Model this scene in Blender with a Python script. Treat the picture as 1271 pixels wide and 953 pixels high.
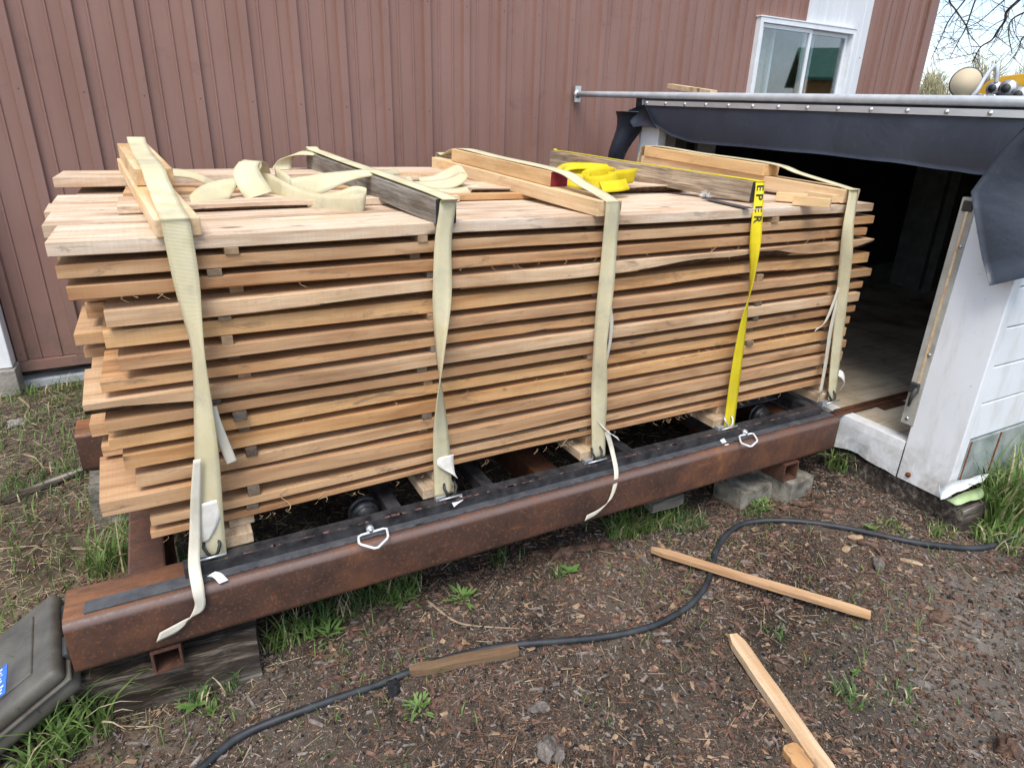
import bpy, bmesh, math, random
import numpy as np
from mathutils import Vector, Matrix, noise as mnoise
random.seed(7); RNG = np.random.default_rng(11)
for o in list(bpy.data.objects): bpy.data.objects.remove(o)
S = bpy.context.scene; C = S.collection
RAD = math.radians

# ------------------------------------------------------------------ camera
FPX, CX, CY = 811.598, 635.5, 476.5            # focal length and centre in photograph pixels (1271 x 953)
CAM = np.array([0.0, -1.6, 1.42])
RW = np.array([[0.88403162, -0.46665186, 0.02690989], [-0.15486726, -0.34672889, -0.925092], [0.44102634, 0.81364311, -0.3787884]])                            # world -> camera (x right, y down, z forward)
cd = bpy.data.cameras.new('camera'); cam = bpy.data.objects.new('camera', cd); C.objects.link(cam)
cd.sensor_fit = 'HORIZONTAL'; cd.sensor_width = 36; cd.lens = FPX/1271*36; cd.clip_start = .02; cd.clip_end = 2000
m = Matrix.Identity(4)
for i in range(3):
    m[i][0] = RW[0][i]; m[i][1] = -RW[1][i]; m[i][2] = -RW[2][i]; m[i][3] = CAM[i]
cam.matrix_world = m; S.camera = cam

# ------------------------------------------------------------------ sky and sun
SUN_EL, SUN_AZ = RAD(60), RAD(-128)             # azimuth measured from +X towards +Y: behind and left of the camera
w = bpy.data.worlds.new('World'); S.world = w; w.use_nodes = True
nt = w.node_tree; nt.nodes.clear()
def N(t, typ, ins=None, **at):
    n = t.nodes.new(typ)
    for k, v in at.items(): setattr(n, k, v)
    for k, v in (ins or {}).items():
        if isinstance(v, bpy.types.NodeSocket): t.links.new(v, n.inputs[k])
        else: n.inputs[k].default_value = v
    return n
def ramp(t, fac, stops, interp='LINEAR'):
    n = N(t, 'ShaderNodeValToRGB', {0: fac}); e = n.color_ramp; e.interpolation = interp
    while len(e.elements) > len(stops): e.elements.remove(e.elements[-1])
    while len(e.elements) < len(stops): e.elements.new(.5)
    for s, (p, c) in zip(e.elements, stops):
        s.position = p; s.color = (c, c, c, 1) if isinstance(c, (int, float)) else (*c, 1)
    return n.outputs[0]
def mixc(t, fac, a, b, blend='MIX'):
    n = t.nodes.new('ShaderNodeMix'); n.data_type = 'RGBA'; n.blend_type = blend
    for i, v in ((0, fac), (6, a), (7, b)):
        if isinstance(v, bpy.types.NodeSocket): t.links.new(v, n.inputs[i])
        elif i == 0: n.inputs[0].default_value = v
        else: n.inputs[i].default_value = (*v, 1) if len(v) == 3 else v
    return n.outputs[2]
def mth(t, op, a, b=0.0, clamp=False):
    return N(t, 'ShaderNodeMath', {0: a, 1: b}, operation=op, use_clamp=clamp).outputs[0]
sky = N(nt, 'ShaderNodeTexSky', sky_type='NISHITA', sun_disc=False, sun_elevation=SUN_EL,
        sun_rotation=math.pi/2 - SUN_AZ, air_density=1.0, dust_density=1.6, ozone_density=1.0)
tc = N(nt, 'ShaderNodeTexCoord')
mp = N(nt, 'ShaderNodeMapping', {0: tc.outputs['Generated']}); mp.inputs['Scale'].default_value = (2.2, 2.2, 5.5)
cl = N(nt, 'ShaderNodeTexNoise', {'Vector': mp.outputs[0], 'Scale': 1.3, 'Detail': 7.0, 'Roughness': .58})
cmask = ramp(nt, cl.outputs[0], [(.46, .22), (.74, .9)])
skyc = mixc(nt, cmask, sky.outputs[0], (6.2, 7.0, 7.9))
bg = N(nt, 'ShaderNodeBackground', {0: skyc, 1: .115}); out = N(nt, 'ShaderNodeOutputWorld', {0: bg.outputs[0]})
sl = bpy.data.lights.new('sun', 'SUN'); sl.energy = 1.5; sl.angle = RAD(30); sl.color = (1, .955, .89)
sun = bpy.data.objects.new('sun', sl); C.objects.link(sun); sun.location = (-2, -4, 6)
sd = Vector((math.cos(SUN_EL)*math.cos(SUN_AZ), math.cos(SUN_EL)*math.sin(SUN_AZ), math.sin(SUN_EL)))
sun.rotation_euler = sd.to_track_quat('Z', 'Y').to_euler()
S.view_settings.view_transform = 'Standard'; S.view_settings.look = 'None'
S.view_settings.exposure = 1.12; S.view_settings.gamma = 1; S.view_settings.use_curve_mapping = False
S.render.engine = 'CYCLES'

# ------------------------------------------------------------------ pixel rays, ground
def ray(u, v): return RW.T @ np.array([(u-CX)/FPX, (v-CY)/FPX, 1.0])
def PY(u, v, y): r = ray(u, v); return Vector(CAM + r*((y-CAM[1])/r[1]))
def PX(u, v, x): r = ray(u, v); return Vector(CAM + r*((x-CAM[0])/r[0]))
def PZ(u, v, z): r = ray(u, v); return Vector(CAM + r*((z-CAM[2])/r[2]))
def PR(u, v, d): r = ray(u, v); return Vector(CAM + r/np.linalg.norm(r)*d)
def sstep(a, b, x):
    t = min(1, max(0, (x-a)/(b-a))); return t*t*(3-2*t)
def gz(x, y):
    b = .2*sstep(.35, 1.9, y) - .012 + .058*sstep(1.75, 2.35, x)*(1-sstep(3.2, 6, x))*sstep(-1.25, -.45, y)
    d = math.hypot(x-1.2, y)
    if d < 9:
        v = Vector((x*1.3, y*1.3, 0))
        b += .02*mnoise.noise(v) + .012*mnoise.noise(v*4.1) + .006*mnoise.noise(v*13)
    return b
def G(u, v, up=0.0):
    z = 0.0
    for _ in range(6):
        p = PZ(u, v, z+up); z = gz(p.x, p.y)
    return Vector((p.x, p.y, z+up))

# ------------------------------------------------------------------ object helpers
def mesh(name, vs, fs, mats, mi=None, smooth=False, uv=None):
    me = bpy.data.meshes.new(name); me.from_pydata([tuple(v) for v in vs], [], fs)
    for mm in (mats if isinstance(mats, (list, tuple)) else [mats]): me.materials.append(mm)
    if mi is not None: me.polygons.foreach_set('material_index', mi)
    if smooth: me.polygons.foreach_set('use_smooth', [True]*len(me.polygons))
    if uv is not None:
        l = me.uv_layers.new(name='UVMap'); vi = np.empty(len(me.loops), 'i'); me.loops.foreach_get('vertex_index', vi)
        l.data.foreach_set('uv', np.asarray(uv, 'f')[vi].ravel())
    me.update(); return me
def ob(name, me, parent=None, loc=(0, 0, 0), rot=None, kind=None):
    o = bpy.data.objects.new(name, me); C.objects.link(o); o.location = loc
    if rot is not None: o.rotation_euler = rot
    if parent is not None: o.parent = parent
    if kind: o['kind'] = kind
    return o
def tag(o, label, cat, group=None):
    o['label'] = label; o['category'] = cat
    if group: o['group'] = group
    return o
def thing(name, label, cat, loc=(0, 0, 0), group=None, rot=None):
    return tag(ob(name, None, None, loc, rot), label, cat, group)
class B:
    """collects boxes, tubes and sheets into one mesh"""
    def __init__(s): s.v = []; s.f = []; s.m = []; s.sm = []
    def add(s, vs, fs, mi=0, smooth=False):
        o = len(s.v); s.v += [tuple(q) for q in vs]; s.f += [tuple(i+o for i in q) for q in fs]; s.m += [mi]*len(fs); s.sm += [smooth]*len(fs); return s
    def box(s, a, b, mi=0, bev=0.0):
        if bev <= 0:
            x0, y0, z0 = a; x1, y1, z1 = b
            return s.add([(x0,y0,z0),(x1,y0,z0),(x1,y1,z0),(x0,y1,z0),(x0,y0,z1),(x1,y0,z1),(x1,y1,z1),(x0,y1,z1)],
                  [(3,2,1,0),(4,5,6,7),(0,1,5,4),(1,2,6,5),(2,3,7,6),(3,0,4,7)], mi)
        bm = bmesh.new(); bmesh.ops.create_cube(bm, size=1)
        for q in bm.verts: q.co = Vector([(a[i]+b[i])/2 + q.co[i]*(b[i]-a[i]) for i in range(3)])
        bmesh.ops.bevel(bm, geom=bm.edges[:], offset=bev, segments=2, affect='EDGES', profile=.5)
        bm.verts.index_update(); s.add([q.co[:] for q in bm.verts], [[q.index for q in fc.verts] for fc in bm.faces], mi); bm.free(); return s
    def obox(s, p, ax, ay, az, mi=0):
        """box from corner p with three edge vectors"""
        p, ax, ay, az = map(Vector, (p, ax, ay, az))
        vs = [p, p+ax, p+ax+ay, p+ay, p+az, p+ax+az, p+ax+ay+az, p+ay+az]
        return s.add(vs, [(3,2,1,0),(4,5,6,7),(0,1,5,4),(1,2,6,5),(2,3,7,6),(3,0,4,7)], mi)
    def tube(s, pts, r, n=8, mi=0, caps=True, closed=False):
        pts = [Vector(p) for p in pts]; k = len(pts); rs = r if isinstance(r, (list, tuple)) else [r]*k
        vs = []; fs = []; up = None
        for i, p in enumerate(pts):
            if closed: d = pts[(i+1) % k] - pts[i-1]
            else: d = pts[min(i+1, k-1)] - pts[max(i-1, 0)]
            d.normalize()
            if up is None: up = d.orthogonal().normalized()
            else: up = (up - d*up.dot(d)); up = up.normalized() if up.length > 1e-6 else d.orthogonal().normalized()
            q = d.cross(up)
            for j in range(n):
                a = 2*math.pi*j/n; vs.append(p + (up*math.cos(a) + q*math.sin(a))*rs[i])
        for i in range(k if closed else k-1):
            for j in range(n):
                a, b = i*n+j, i*n+(j+1) % n; c, d_ = ((i+1) % k)*n+(j+1) % n, ((i+1) % k)*n+j
                fs.append((a, b, c, d_))
        if caps and not closed: fs += [tuple(range(n))[::-1], tuple(range((k-1)*n, k*n))]
        return s.add(vs, fs, mi, True)
    def disc(s, c, axis, r, h, n=16, mi=0):
        c = Vector(c); a = Vector(axis).normalized(); return s.tube([c-a*h/2, c+a*h/2], r, n, mi)
    def build(s, name, mats, parent=None, loc=None, kind=None, smooth=False, center=False, rot=None):
        vs = s.v; l = loc or (0, 0, 0)
        if center:
            a = np.array(vs); l = Vector(((a[:,0].min()+a[:,0].max())/2, (a[:,1].min()+a[:,1].max())/2, a[:,2].min())); vs = [(q[0]-l[0], q[1]-l[1], q[2]-l[2]) for q in vs]
        me = mesh(name, vs, s.f, mats, s.m); me.polygons.foreach_set('use_smooth', [True]*len(s.f) if smooth else s.sm)
        return ob(name, me, parent, l, rot, kind)
def spline(P, n):
    """Catmull-Rom through rows of P (k x d) -> n samples"""
    P = np.asarray(P, float); k = len(P); Q = np.vstack([2*P[0]-P[1], P, 2*P[-1]-P[-2]]); o = []
    for t in np.linspace(0, k-1, n):
        i = min(int(t), k-2); u = t-i; a, b, c, d = Q[i], Q[i+1], Q[i+2], Q[i+3]
        o.append(.5*((2*b) + (-a+c)*u + (2*a-5*b+4*c-d)*u*u + (-a+3*b-3*c+d)*u**3))
    return np.array(o)
def ribbon(name, rows, mat, parent=None, n=60, th=.0022, tw=None):
    """strap: rows of (point, width vector); tw adds a twist angle (radians) per row about the path"""
    P = spline([list(r[0])+list(r[1])+[(tw[i] if tw else 0)] for i, r in enumerate(rows)], n)
    vs = []; uv = []; fs = []; L = 0
    for i in range(n):
        p = Vector(P[i, :3]); wv = Vector(P[i, 3:6]); d = Vector(P[min(i+1, n-1), :3] - P[max(i-1, 0), :3]).normalized()
        if tw: wv = Matrix.Rotation(P[i, 6], 3, d) @ wv
        hn = d.cross(wv).normalized()*th/2
        if i: L += (p - Vector(P[i-1, :3])).length
        for s_, t_ in ((-.5, -1), (-.25, -1.25), (.25, -1.25), (.5, -1), (.5, 1), (.25, 1.25), (-.25, 1.25), (-.5, 1)): vs.append(p + wv*s_ + hn*t_); uv.append((s_+.5, L))
        if i:
            a, b = (i-1)*8, i*8
            for j in range(8): fs.append((a+j, a+(j+1) % 8, b+(j+1) % 8, b+j))
    fs += [tuple(range(8))[::-1], tuple(range((n-1)*8, n*8))]
    a = np.array(vs); l = Vector((a[:,0].mean(), a[:,1].mean(), a[:,2].min()))
    return ob(name, mesh(name, [v-l for v in vs], fs, mat, None, True, uv), parent, l if parent is None else l - parent.matrix_basis.translation)

# ------------------------------------------------------------------ materials
def newmat(name):
    mm = bpy.data.materials.new(name); mm.use_nodes = True; t = mm.node_tree; t.nodes.clear()
    p = N(t, 'ShaderNodeBsdfPrincipled'); N(t, 'ShaderNodeOutputMaterial', {0: p.outputs[0]})
    return mm, t, p
def setp(t, p, **k):
    for key, v in k.items():
        key = {'base': 'Base Color', 'rough': 'Roughness', 'metal': 'Metallic', 'spec': 'Specular IOR Level', 'normal': 'Normal', 'sub': 'Subsurface Weight', 'trans': 'Transmission Weight', 'alpha': 'Alpha'}[key]
        if isinstance(v, bpy.types.NodeSocket): t.links.new(v, p.inputs[key])
        else: p.inputs[key].default_value = (*v, 1) if isinstance(v, tuple) and len(v) == 3 else v
def coords(t, scale=(1, 1, 1), rnd=0.0):
    tc = N(t, 'ShaderNodeTexCoord'); v = tc.outputs['Object']
    if rnd:
        oi = N(t, 'ShaderNodeObjectInfo'); r = mth(t, 'MULTIPLY', oi.outputs['Random'], rnd)
        v = N(t, 'ShaderNodeVectorMath', {0: v, 1: r}, operation='ADD').outputs[0]
    return N(t, 'ShaderNodeVectorMath', {0: v, 1: scale}, operation='MULTIPLY').outputs[0], tc
def noise_(t, vec, scale, det=4.0, rough=.55, dist=0.0):
    return N(t, 'ShaderNodeTexNoise', {'Vector': vec, 'Scale': scale, 'Detail': det, 'Roughness': rough, 'Distortion': dist}).outputs[0]
def bump(t, h, strength=.3, dist=.002, nrm=None):
    i = {'Height': h, 'Strength': strength, 'Distance': dist}
    if nrm: i['Normal'] = nrm
    return N(t, 'ShaderNodeBump', i).outputs[0]
def simple(name, a, b, scale=8.0, rough=.6, spec=.3, metal=0.0, det=6.0, bs=.15, bd=.002, lo=.35, hi=.65, bscale=None, sc=(1, 1, 1), rnd=0.0):
    mm, t, p = newmat(name); v, _ = coords(t, sc, rnd)
    n = noise_(t, v, scale, det, .6); c = ramp(t, n, [(lo, a), (hi, b)])
    n2 = noise_(t, v, bscale or scale*6, 4, .6)
    setp(t, p, base=c, rough=ramp(t, n, [(.3, max(0, rough-.08)), (.7, min(1, rough+.08))]), spec=spec, metal=metal, normal=bump(t, n2, bs, bd))
    return mm
def wood(name, tones, grain=.35, saw=.25, stain=.35, grey=0.0, use_obj=True, rough=.78, knots=True):
    """length of the piece runs along local X; tone picked by the object's colour"""
    mm, t, p = newmat(name); v, tcn = coords(t, (1, 1, 1), 53.0)
    vg = N(t, 'ShaderNodeVectorMath', {0: v, 1: (2.2, 34, 34)}, operation='MULTIPLY').outputs[0]
    g = noise_(t, vg, 1.0, 6, .62, .6)
    g2 = noise_(t, N(t, 'ShaderNodeVectorMath', {0: v, 1: (9, 210, 210)}, operation='MULTIPLY').outputs[0], 1.0, 3, .6)
    base = ramp(t, g, [(.32, tones[0]), (.5, tones[1]), (.68, tones[2])])
    if use_obj:
        oi = N(t, 'ShaderNodeObjectInfo'); base = mixc(t, 1.0, base, oi.outputs['Color'], 'MULTIPLY')
    base = mixc(t, mth(t, 'MULTIPLY', ramp(t, g2, [(.42, 0.0), (.62, 1.0)]), grain*.8), base, tones[0])
    bl = noise_(t, N(t, 'ShaderNodeVectorMath', {0: v, 1: (3.0, 7, 7)}, operation='MULTIPLY').outputs[0], 1.0, 5, .6)
    base = mixc(t, mth(t, 'MULTIPLY', ramp(t, bl, [(.5, 0.0), (.72, 1.0)]), stain), base, (tones[0][0]*.62, tones[0][1]*.55, tones[0][2]*.5))
    if knots:
        vo = N(t, 'ShaderNodeTexVoronoi', {'Vector': N(t, 'ShaderNodeVectorMath', {0: v, 1: (2.4, 5, 5)}, operation='MULTIPLY').outputs[0], 'Scale': 1.0})
        kk = ramp(t, vo.outputs['Distance'], [(.04, 1.0), (.085, 0.0)])
        base = mixc(t, mth(t, 'MULTIPLY', kk, .75), base, (.07, .045, .03))
    if grey: base = mixc(t, ramp(t, bl, [(.35, grey), (.6, grey*.3)]), base, (.20, .185, .17))
    wv = ramp(t, noise_(t, N(t, 'ShaderNodeVectorMath', {0: v, 1: (150, 4, 4)}, operation='MULTIPLY').outputs[0], 1.0, 2, .5), [(.40, 0.0), (.62, 1.0)])
    lf = noise_(t, N(t, 'ShaderNodeVectorMath', {0: v, 1: (1.7, 9, 9)}, operation='MULTIPLY').outputs[0], 1.0, 4, .6, .4)
    base = mixc(t, 1.0, base, ramp(t, lf, [(.30, (.62, .52, .44)), (.42, (.88, .82, .77)), (.52, (1.0, 1.0, 1.0)), (.62, (1.0, .97, .92)), (.74, (1.0, .80, .58))]), 'MULTIPLY')
    dk = noise_(t, N(t, 'ShaderNodeVectorMath', {0: v, 1: (7, 26, 26)}, operation='MULTIPLY').outputs[0], 1.0, 5, .7, 1.0)
    base = mixc(t, mth(t, 'MULTIPLY', ramp(t, dk, [(.57, 0.0), (.68, 1.0)]), stain*1.5, True), base, (.13, .095, .07))
    base = mixc(t, mth(t, 'MULTIPLY', wv, saw*.38), base, (tones[0][0]*.75, tones[0][1]*.7, tones[0][2]*.66))
    h = mth(t, 'ADD', mth(t, 'MULTIPLY', wv, saw), mth(t, 'ADD', mth(t, 'MULTIPLY', g2, grain), mth(t, 'MULTIPLY', g, .5)))
    setp(t, p, base=base, rough=rough, spec=.18, normal=bump(t, h, .5, .0018))
    return mm
MAT = {}
MAT['board'] = wood('sawn_board', [(.46, .31, .195), (.64, .48, .33), (.76, .62, .47)], stain=.40)
MAT['fresh'] = wood('fresh_pine', [(.56, .385, .215), (.70, .515, .315), (.79, .62, .41)], saw=.12, stain=.15)
MAT['grey_wood'] = wood('weathered_timber', [(.10, .088, .075), (.22, .20, .175), (.33, .31, .28)], grain=.8, saw=.15, stain=.6)
MAT['stick_wood'] = wood('spacer_wood', [(.30, .23, .165), (.46, .36, .26), (.56, .46, .35)], stain=.5)
MAT['tie'] = wood('old_tie', [(.030, .024, .02), (.085, .068, .056), (.36, .32, .27)], grain=1.0, saw=0, stain=.7)
MAT['endgrain'] = simple('end_grain', (.40, .285, .19), (.56, .43, .31), 60, .85, .1, bs=.3)
MAT['bark'] = simple('bark', (.045, .03, .022), (.17, .105, .07), 45, .95, .1, bs=1.0, bd=.006)
MAT['barkgrey'] = simple('bark_grey', (.09, .075, .065), (.27, .23, .20), 38, .95, .1, bs=1.0, bd=.006, rnd=30)
MAT['barkred'] = simple('bark_red', (.055, .032, .023), (.20, .125, .09), 30, .95, .1, bs=1.0, bd=.006, rnd=30)
MAT['black_end'] = simple('black_painted_end', (.02, .02, .024), (.05, .05, .055), 50, .6, .3)
MAT['red_end'] = simple('red_painted_end', (.16, .012, .02), (.24, .025, .035), 50, .7, .2)
def rustmat():
    mm, t, p = newmat('rusty_steel'); v, _ = coords(t, (1, 1, 1))
    a = noise_(t, v, 5.0, 8, .65); b = noise_(t, N(t, 'ShaderNodeVectorMath', {0: v, 1: (1, 1, .35)}, operation='MULTIPLY').outputs[0], 60.0, 5, .7)
    c = ramp(t, a, [(.32, (.045, .024, .018)), (.48, (.082, .038, .025)), (.60, (.14, .058, .030)), (.74, (.29, .12, .045))])
    c = mixc(t, ramp(t, b, [(.45, 0.0), (.75, .5)]), c, (.060, .034, .028))
    sp = noise_(t, v, 130.0, 3, .6); c = mixc(t, ramp(t, sp, [(.56, 0.0), (.68, .6)]), c, (.20, .088, .042));
    n3 = noise_(t, N(t, 'ShaderNodeVectorMath', {0: v, 1: (2, 9, 9)}, operation='MULTIPLY').outputs[0], 3.0, 6, .7)
    c = mixc(t, ramp(t, n3, [(.62, 0.0), (.74, .6)]), c, (.30, .115, .04))
    xyz = N(t, 'ShaderNodeSeparateXYZ', {0: v})      # highlight painted along the rounded upper corner of the beam, with worn mill scale
    hl = mth(t, 'MULTIPLY', ramp(t, xyz.outputs[2], [(.308, 0.0), (.318, 1.0), (.328, .7), (.3312, 0.0)]), ramp(t, mth(t, 'ADD', xyz.outputs[1], 1.0), [(.885, 1.0), (.905, 0.0)]))
    c = mixc(t, mth(t, 'MULTIPLY', hl, ramp(t, a, [(.35, .75), (.65, .25)])), c, (.20, .14, .125))
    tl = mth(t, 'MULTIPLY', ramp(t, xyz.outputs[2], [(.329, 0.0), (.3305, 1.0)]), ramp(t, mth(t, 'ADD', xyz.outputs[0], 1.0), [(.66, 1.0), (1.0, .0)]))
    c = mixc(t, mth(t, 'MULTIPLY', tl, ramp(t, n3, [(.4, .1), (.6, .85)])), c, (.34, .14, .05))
    setp(t, p, base=c, rough=ramp(t, b, [(.3, .42), (.7, .66)]), spec=.5, metal=.0, normal=bump(t, mth(t, 'ADD', b, a), .3, .0015))
    return mm
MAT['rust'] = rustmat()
MAT['blacksteel'] = simple('black_scuffed_steel', (.014, .014, .016), (.05, .048, .05), 26, .42, .5, metal=.0, bs=.2)
MAT['flatbar'] = simple('mill_scale_bar', (.05, .052, .058), (.09, .09, .095), 22, .5, .45, bs=.1)
MAT['zinc'] = simple('zinc_plated', (.42, .43, .44), (.62, .63, .64), 30, .38, .5, metal=.7, bs=.1)
MAT['wire_white'] = simple('white_coated_wire', (.62, .62, .62), (.78, .78, .78), 40, .4, .5)
MAT['hookblack'] = simple('black_coated_hook', (.016, .016, .018), (.035, .035, .038), 30, .5, .4)
MAT['pink'] = simple('chipped_primer_edge', (.04, .032, .032), (.20, .10, .09), 55, .8, .2, lo=.45, hi=.6, bs=.6)
def strapmat(name, a, b, dirt=(.27, .23, .15), amt=.7):
    mm, t, p = newmat(name); uvn = N(t, 'ShaderNodeUVMap'); v, _ = coords(t, (1, 1, 1), 20)
    n = noise_(t, v, 14, 6, .6); c = ramp(t, n, [(.35, a), (.65, b)])
    d = noise_(t, v, 7, 5, .65); c = mixc(t, ramp(t, d, [(.48, 0.0), (.72, amt)]), c, dirt)
    wv = N(t, 'ShaderNodeTexWave', {'Vector': uvn.outputs[0], 'Scale': 110.0, 'Distortion': .4}, wave_type='BANDS', bands_direction='Y').outputs[1]
    sx = N(t, 'ShaderNodeSeparateXYZ', {0: uvn.outputs[0]}).outputs[0]
    st = ramp(t, mth(t, 'ABSOLUTE', mth(t, 'SUBTRACT', sx, .5)), [(.36, 0.0), (.40, .22), (.44, .05), (.5, .35)])
    c = mixc(t, st, c, (a[0]*.7, a[1]*.66, a[2]*.55))
    setp(t, p, base=c, rough=.82, spec=.15, normal=bump(t, wv, .45, .0009))
    return mm
MAT['strap'] = strapmat('cream_webbing', (.56, .49, .30), (.68, .62, .43))
MAT['strapw'] = strapmat('white_webbing', (.58, .53, .42), (.70, .66, .56), (.4, .35, .26), .3)
MAT['strapyel'] = strapmat('yellow_webbing', (.60, .47, .015), (.74, .60, .03), (.36, .29, .05), .5)
MAT['taglabel'] = simple('white_cloth_tag', (.62, .58, .50), (.76, .73, .68), 30, .8, .1, bs=.3)
MAT['ink'] = simple('black_ink', (.02, .02, .02), (.04, .04, .04), 80, .7, .2)
def barnmat(name, a, b, streak):
    mm, t, p = newmat(name); v, _ = coords(t, (1, 1, 1))
    n = noise_(t, N(t, 'ShaderNodeVectorMath', {0: v, 1: (1.4, 1.4, .5)}, operation='MULTIPLY').outputs[0], 2.2, 6, .6)
    c = ramp(t, n, [(.34, a), (.66, b)])
    s2 = noise_(t, N(t, 'ShaderNodeVectorMath', {0: v, 1: (26, 26, 1.1)}, operation='MULTIPLY').outputs[0], 1.0, 5, .6)
    c = mixc(t, ramp(t, s2, [(.5, 0.0), (.78, .25)]), c, streak)
    sc = noise_(t, v, 4.5, 6, .72, 1.2); c = mixc(t, ramp(t, sc, [(.58, 0.0), (.76, .45)]), c, (a[0]*.6, a[1]*.6, a[2]*.66))
    md = mth(t, 'MULTIPLY', ramp(t, N(t, 'ShaderNodeSeparateXYZ', {0: v}).outputs[2], [(.28, .75), (.75, 0.0)]), ramp(t, noise_(t, v, 12, 6, .7), [(.45, 0.0), (.65, 1.0)])); c = mixc(t, md, c, (.16, .12, .09))
    sp = noise_(t, v, 150, 2, .5); c = mixc(t, ramp(t, sp, [(.68, 0.0), (.74, .35)]), c, (.07, .05, .05))
    h = noise_(t, v, 9, 3, .5)
    setp(t, p, base=c, rough=ramp(t, n, [(.3, .42), (.7, .58)]), spec=.4, normal=bump(t, h, .12, .008))
    return mm
MAT['barn'] = barnmat('brown_painted_steel', (.232, .124, .096), (.276, .155, .124), (.315, .195, .162))
MAT['white_steel'] = barnmat('white_painted_steel', (.60, .615, .63), (.68, .69, .70), (.52, .53, .54))
def whitemat():
    mm, t, p = newmat('white_shed_skin'); v, _ = coords(t, (1, 1, 1))
    n = noise_(t, v, 3, 6, .6); c = ramp(t, n, [(.3, (.74, .755, .765)), (.7, (.83, .84, .845))])
    d = noise_(t, N(t, 'ShaderNodeVectorMath', {0: v, 1: (5, 5, 1.2)}, operation='MULTIPLY').outputs[0], 3, 6, .65); c = mixc(t, ramp(t, d, [(.5, 0.0), (.74, .5)]), c, (.50, .47, .41))
    md = mth(t, 'MULTIPLY', ramp(t, N(t, 'ShaderNodeSeparateXYZ', {0: v}).outputs[2], [(.15, .8), (.36, 0.0)]), ramp(t, noise_(t, v, 16, 6, .7), [(.42, 0.0), (.66, 1.0)])); c = mixc(t, md, c, (.34, .28, .21))
    sp = noise_(t, v, 55, 3, .6); c = mixc(t, ramp(t, sp, [(.7, 0.0), (.76, .6)]), c, (.24, .19, .15))
    wv = N(t, 'ShaderNodeTexChecker', {'Vector': v, 'Scale': 330.0}).outputs[1]
    setp(t, p, base=c, rough=.42, spec=.4, normal=bump(t, mth(t, 'ADD', mth(t, 'MULTIPLY', wv, .15), noise_(t, v, 7, 3, .5)), .2, .004)); return mm
MAT['shed_white'] = whitemat()
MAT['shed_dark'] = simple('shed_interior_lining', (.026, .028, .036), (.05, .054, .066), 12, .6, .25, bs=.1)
MAT['shed_inner_grey'] = simple('inner_frame_grey', (.16, .16, .15), (.24, .24, .22), 12, .6, .3)
MAT['alu'] = simple('aluminium_strip', (.52, .53, .54), (.66, .66, .66), 20, .36, .5, metal=.55, bs=.1, sc=(1, .25, 1))
MAT['pipe'] = simple('grey_pipe', (.38, .40, .42), (.48, .50, .52), 16, .42, .5, bs=.08)
def rubber():
    mm, t, p = newmat('black_rubber_membrane'); v, _ = coords(t, (1, 1, 1))
    n = noise_(t, v, 4, 6, .6); c = ramp(t, n, [(.3, (.014, .019, .031)), (.7, (.026, .033, .049))])
    s = noise_(t, N(t, 'ShaderNodeVectorMath', {0: v, 1: (3, 26, 3)}, operation='MULTIPLY').outputs[0], 5, 6, .75); c = mixc(t, ramp(t, s, [(.57, 0.0), (.77, .22)]), c, (.12, .13, .14))
    setp(t, p, base=c, rough=.46, spec=.55, normal=bump(t, mth(t, 'ADD', noise_(t, v, 8, 5, .6), mth(t, 'ADD', mth(t, 'MULTIPLY', noise_(t, v, 45, 5, .6), .2), mth(t, 'MULTIPLY', mth(t, 'ABSOLUTE', mth(t, 'SUBTRACT', noise_(t, v, 3.2, 3, .5, 1.0), .5)), 2.2))), .24, .014)); return mm
MAT['rubber'] = rubber()
def floormat():
    mm, t, p = newmat('stained_plywood_floor'); v, _ = coords(t, (1, 1, 1))
    n = noise_(t, v, 3, 8, .65); c = ramp(t, n, [(.3, (.33, .25, .165)), (.5, (.54, .46, .35)), (.7, (.66, .59, .49))])
    d = noise_(t, v, 2.2, 6, .6, .8); c = mixc(t, ramp(t, d, [(.5, 0.0), (.66, .75)]), c, (.20, .085, .03))
    g = noise_(t, N(t, 'ShaderNodeVectorMath', {0: v, 1: (3, 40, 1)}, operation='MULTIPLY').outputs[0], 1, 5, .6); c = mixc(t, ramp(t, g, [(.5, 0.0), (.7, .35)]), c, (.12, .09, .06))
    setp(t, p, base=c, rough=.7, spec=.25, normal=bump(t, g, .3, .002)); return mm
MAT['floor'] = floormat()
MAT['rustspot'] = simple('rust_spot', (.12, .03, .01), (.30, .10, .03), 60, .9, .1)
MAT['hose'] = simple('black_hose', (.016, .018, .021), (.040, .043, .048), 18, .5, .4, bs=.15)
MAT['case'] = simple('grey_plastic_case', (.045, .039, .031), (.125, .112, .092), 7, .5, .4, bs=.4, bscale=160, bd=.0012)
MAT['caseblk'] = simple('black_plastic', (.02, .02, .02), (.05, .048, .045), 14, .5, .4)
MAT['sticker'] = simple('blue_sticker', (.03, .12, .50), (.05, .18, .62), 60, .5, .3)
MAT['whiteprint'] = simple('worn_white_print', (.45, .5, .6), (.7, .72, .75), 90, .6, .2)
MAT['concrete'] = simple('old_concrete', (.20, .185, .16), (.36, .33, .29), 16, .9, .15, bs=.8, bd=.004)
MAT['mossy'] = simple('mossy_stone', (.11, .10, .08), (.29, .265, .22), 22, .95, .1, bs=.9, bd=.005)
MAT['green_under'] = simple('pale_green_sheet', (.36, .47, .22), (.48, .58, .32), 12, .55, .3)
MAT['galv'] = simple('dusty_grey_sheet', (.15, .16, .165), (.23, .24, .24), 25, .5, .4, metal=.3)
MAT['ventglass'] = simple('cloudy_panel', (.20, .235, .225), (.40, .43, .41), 12, .32, .5, bs=.3)
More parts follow.
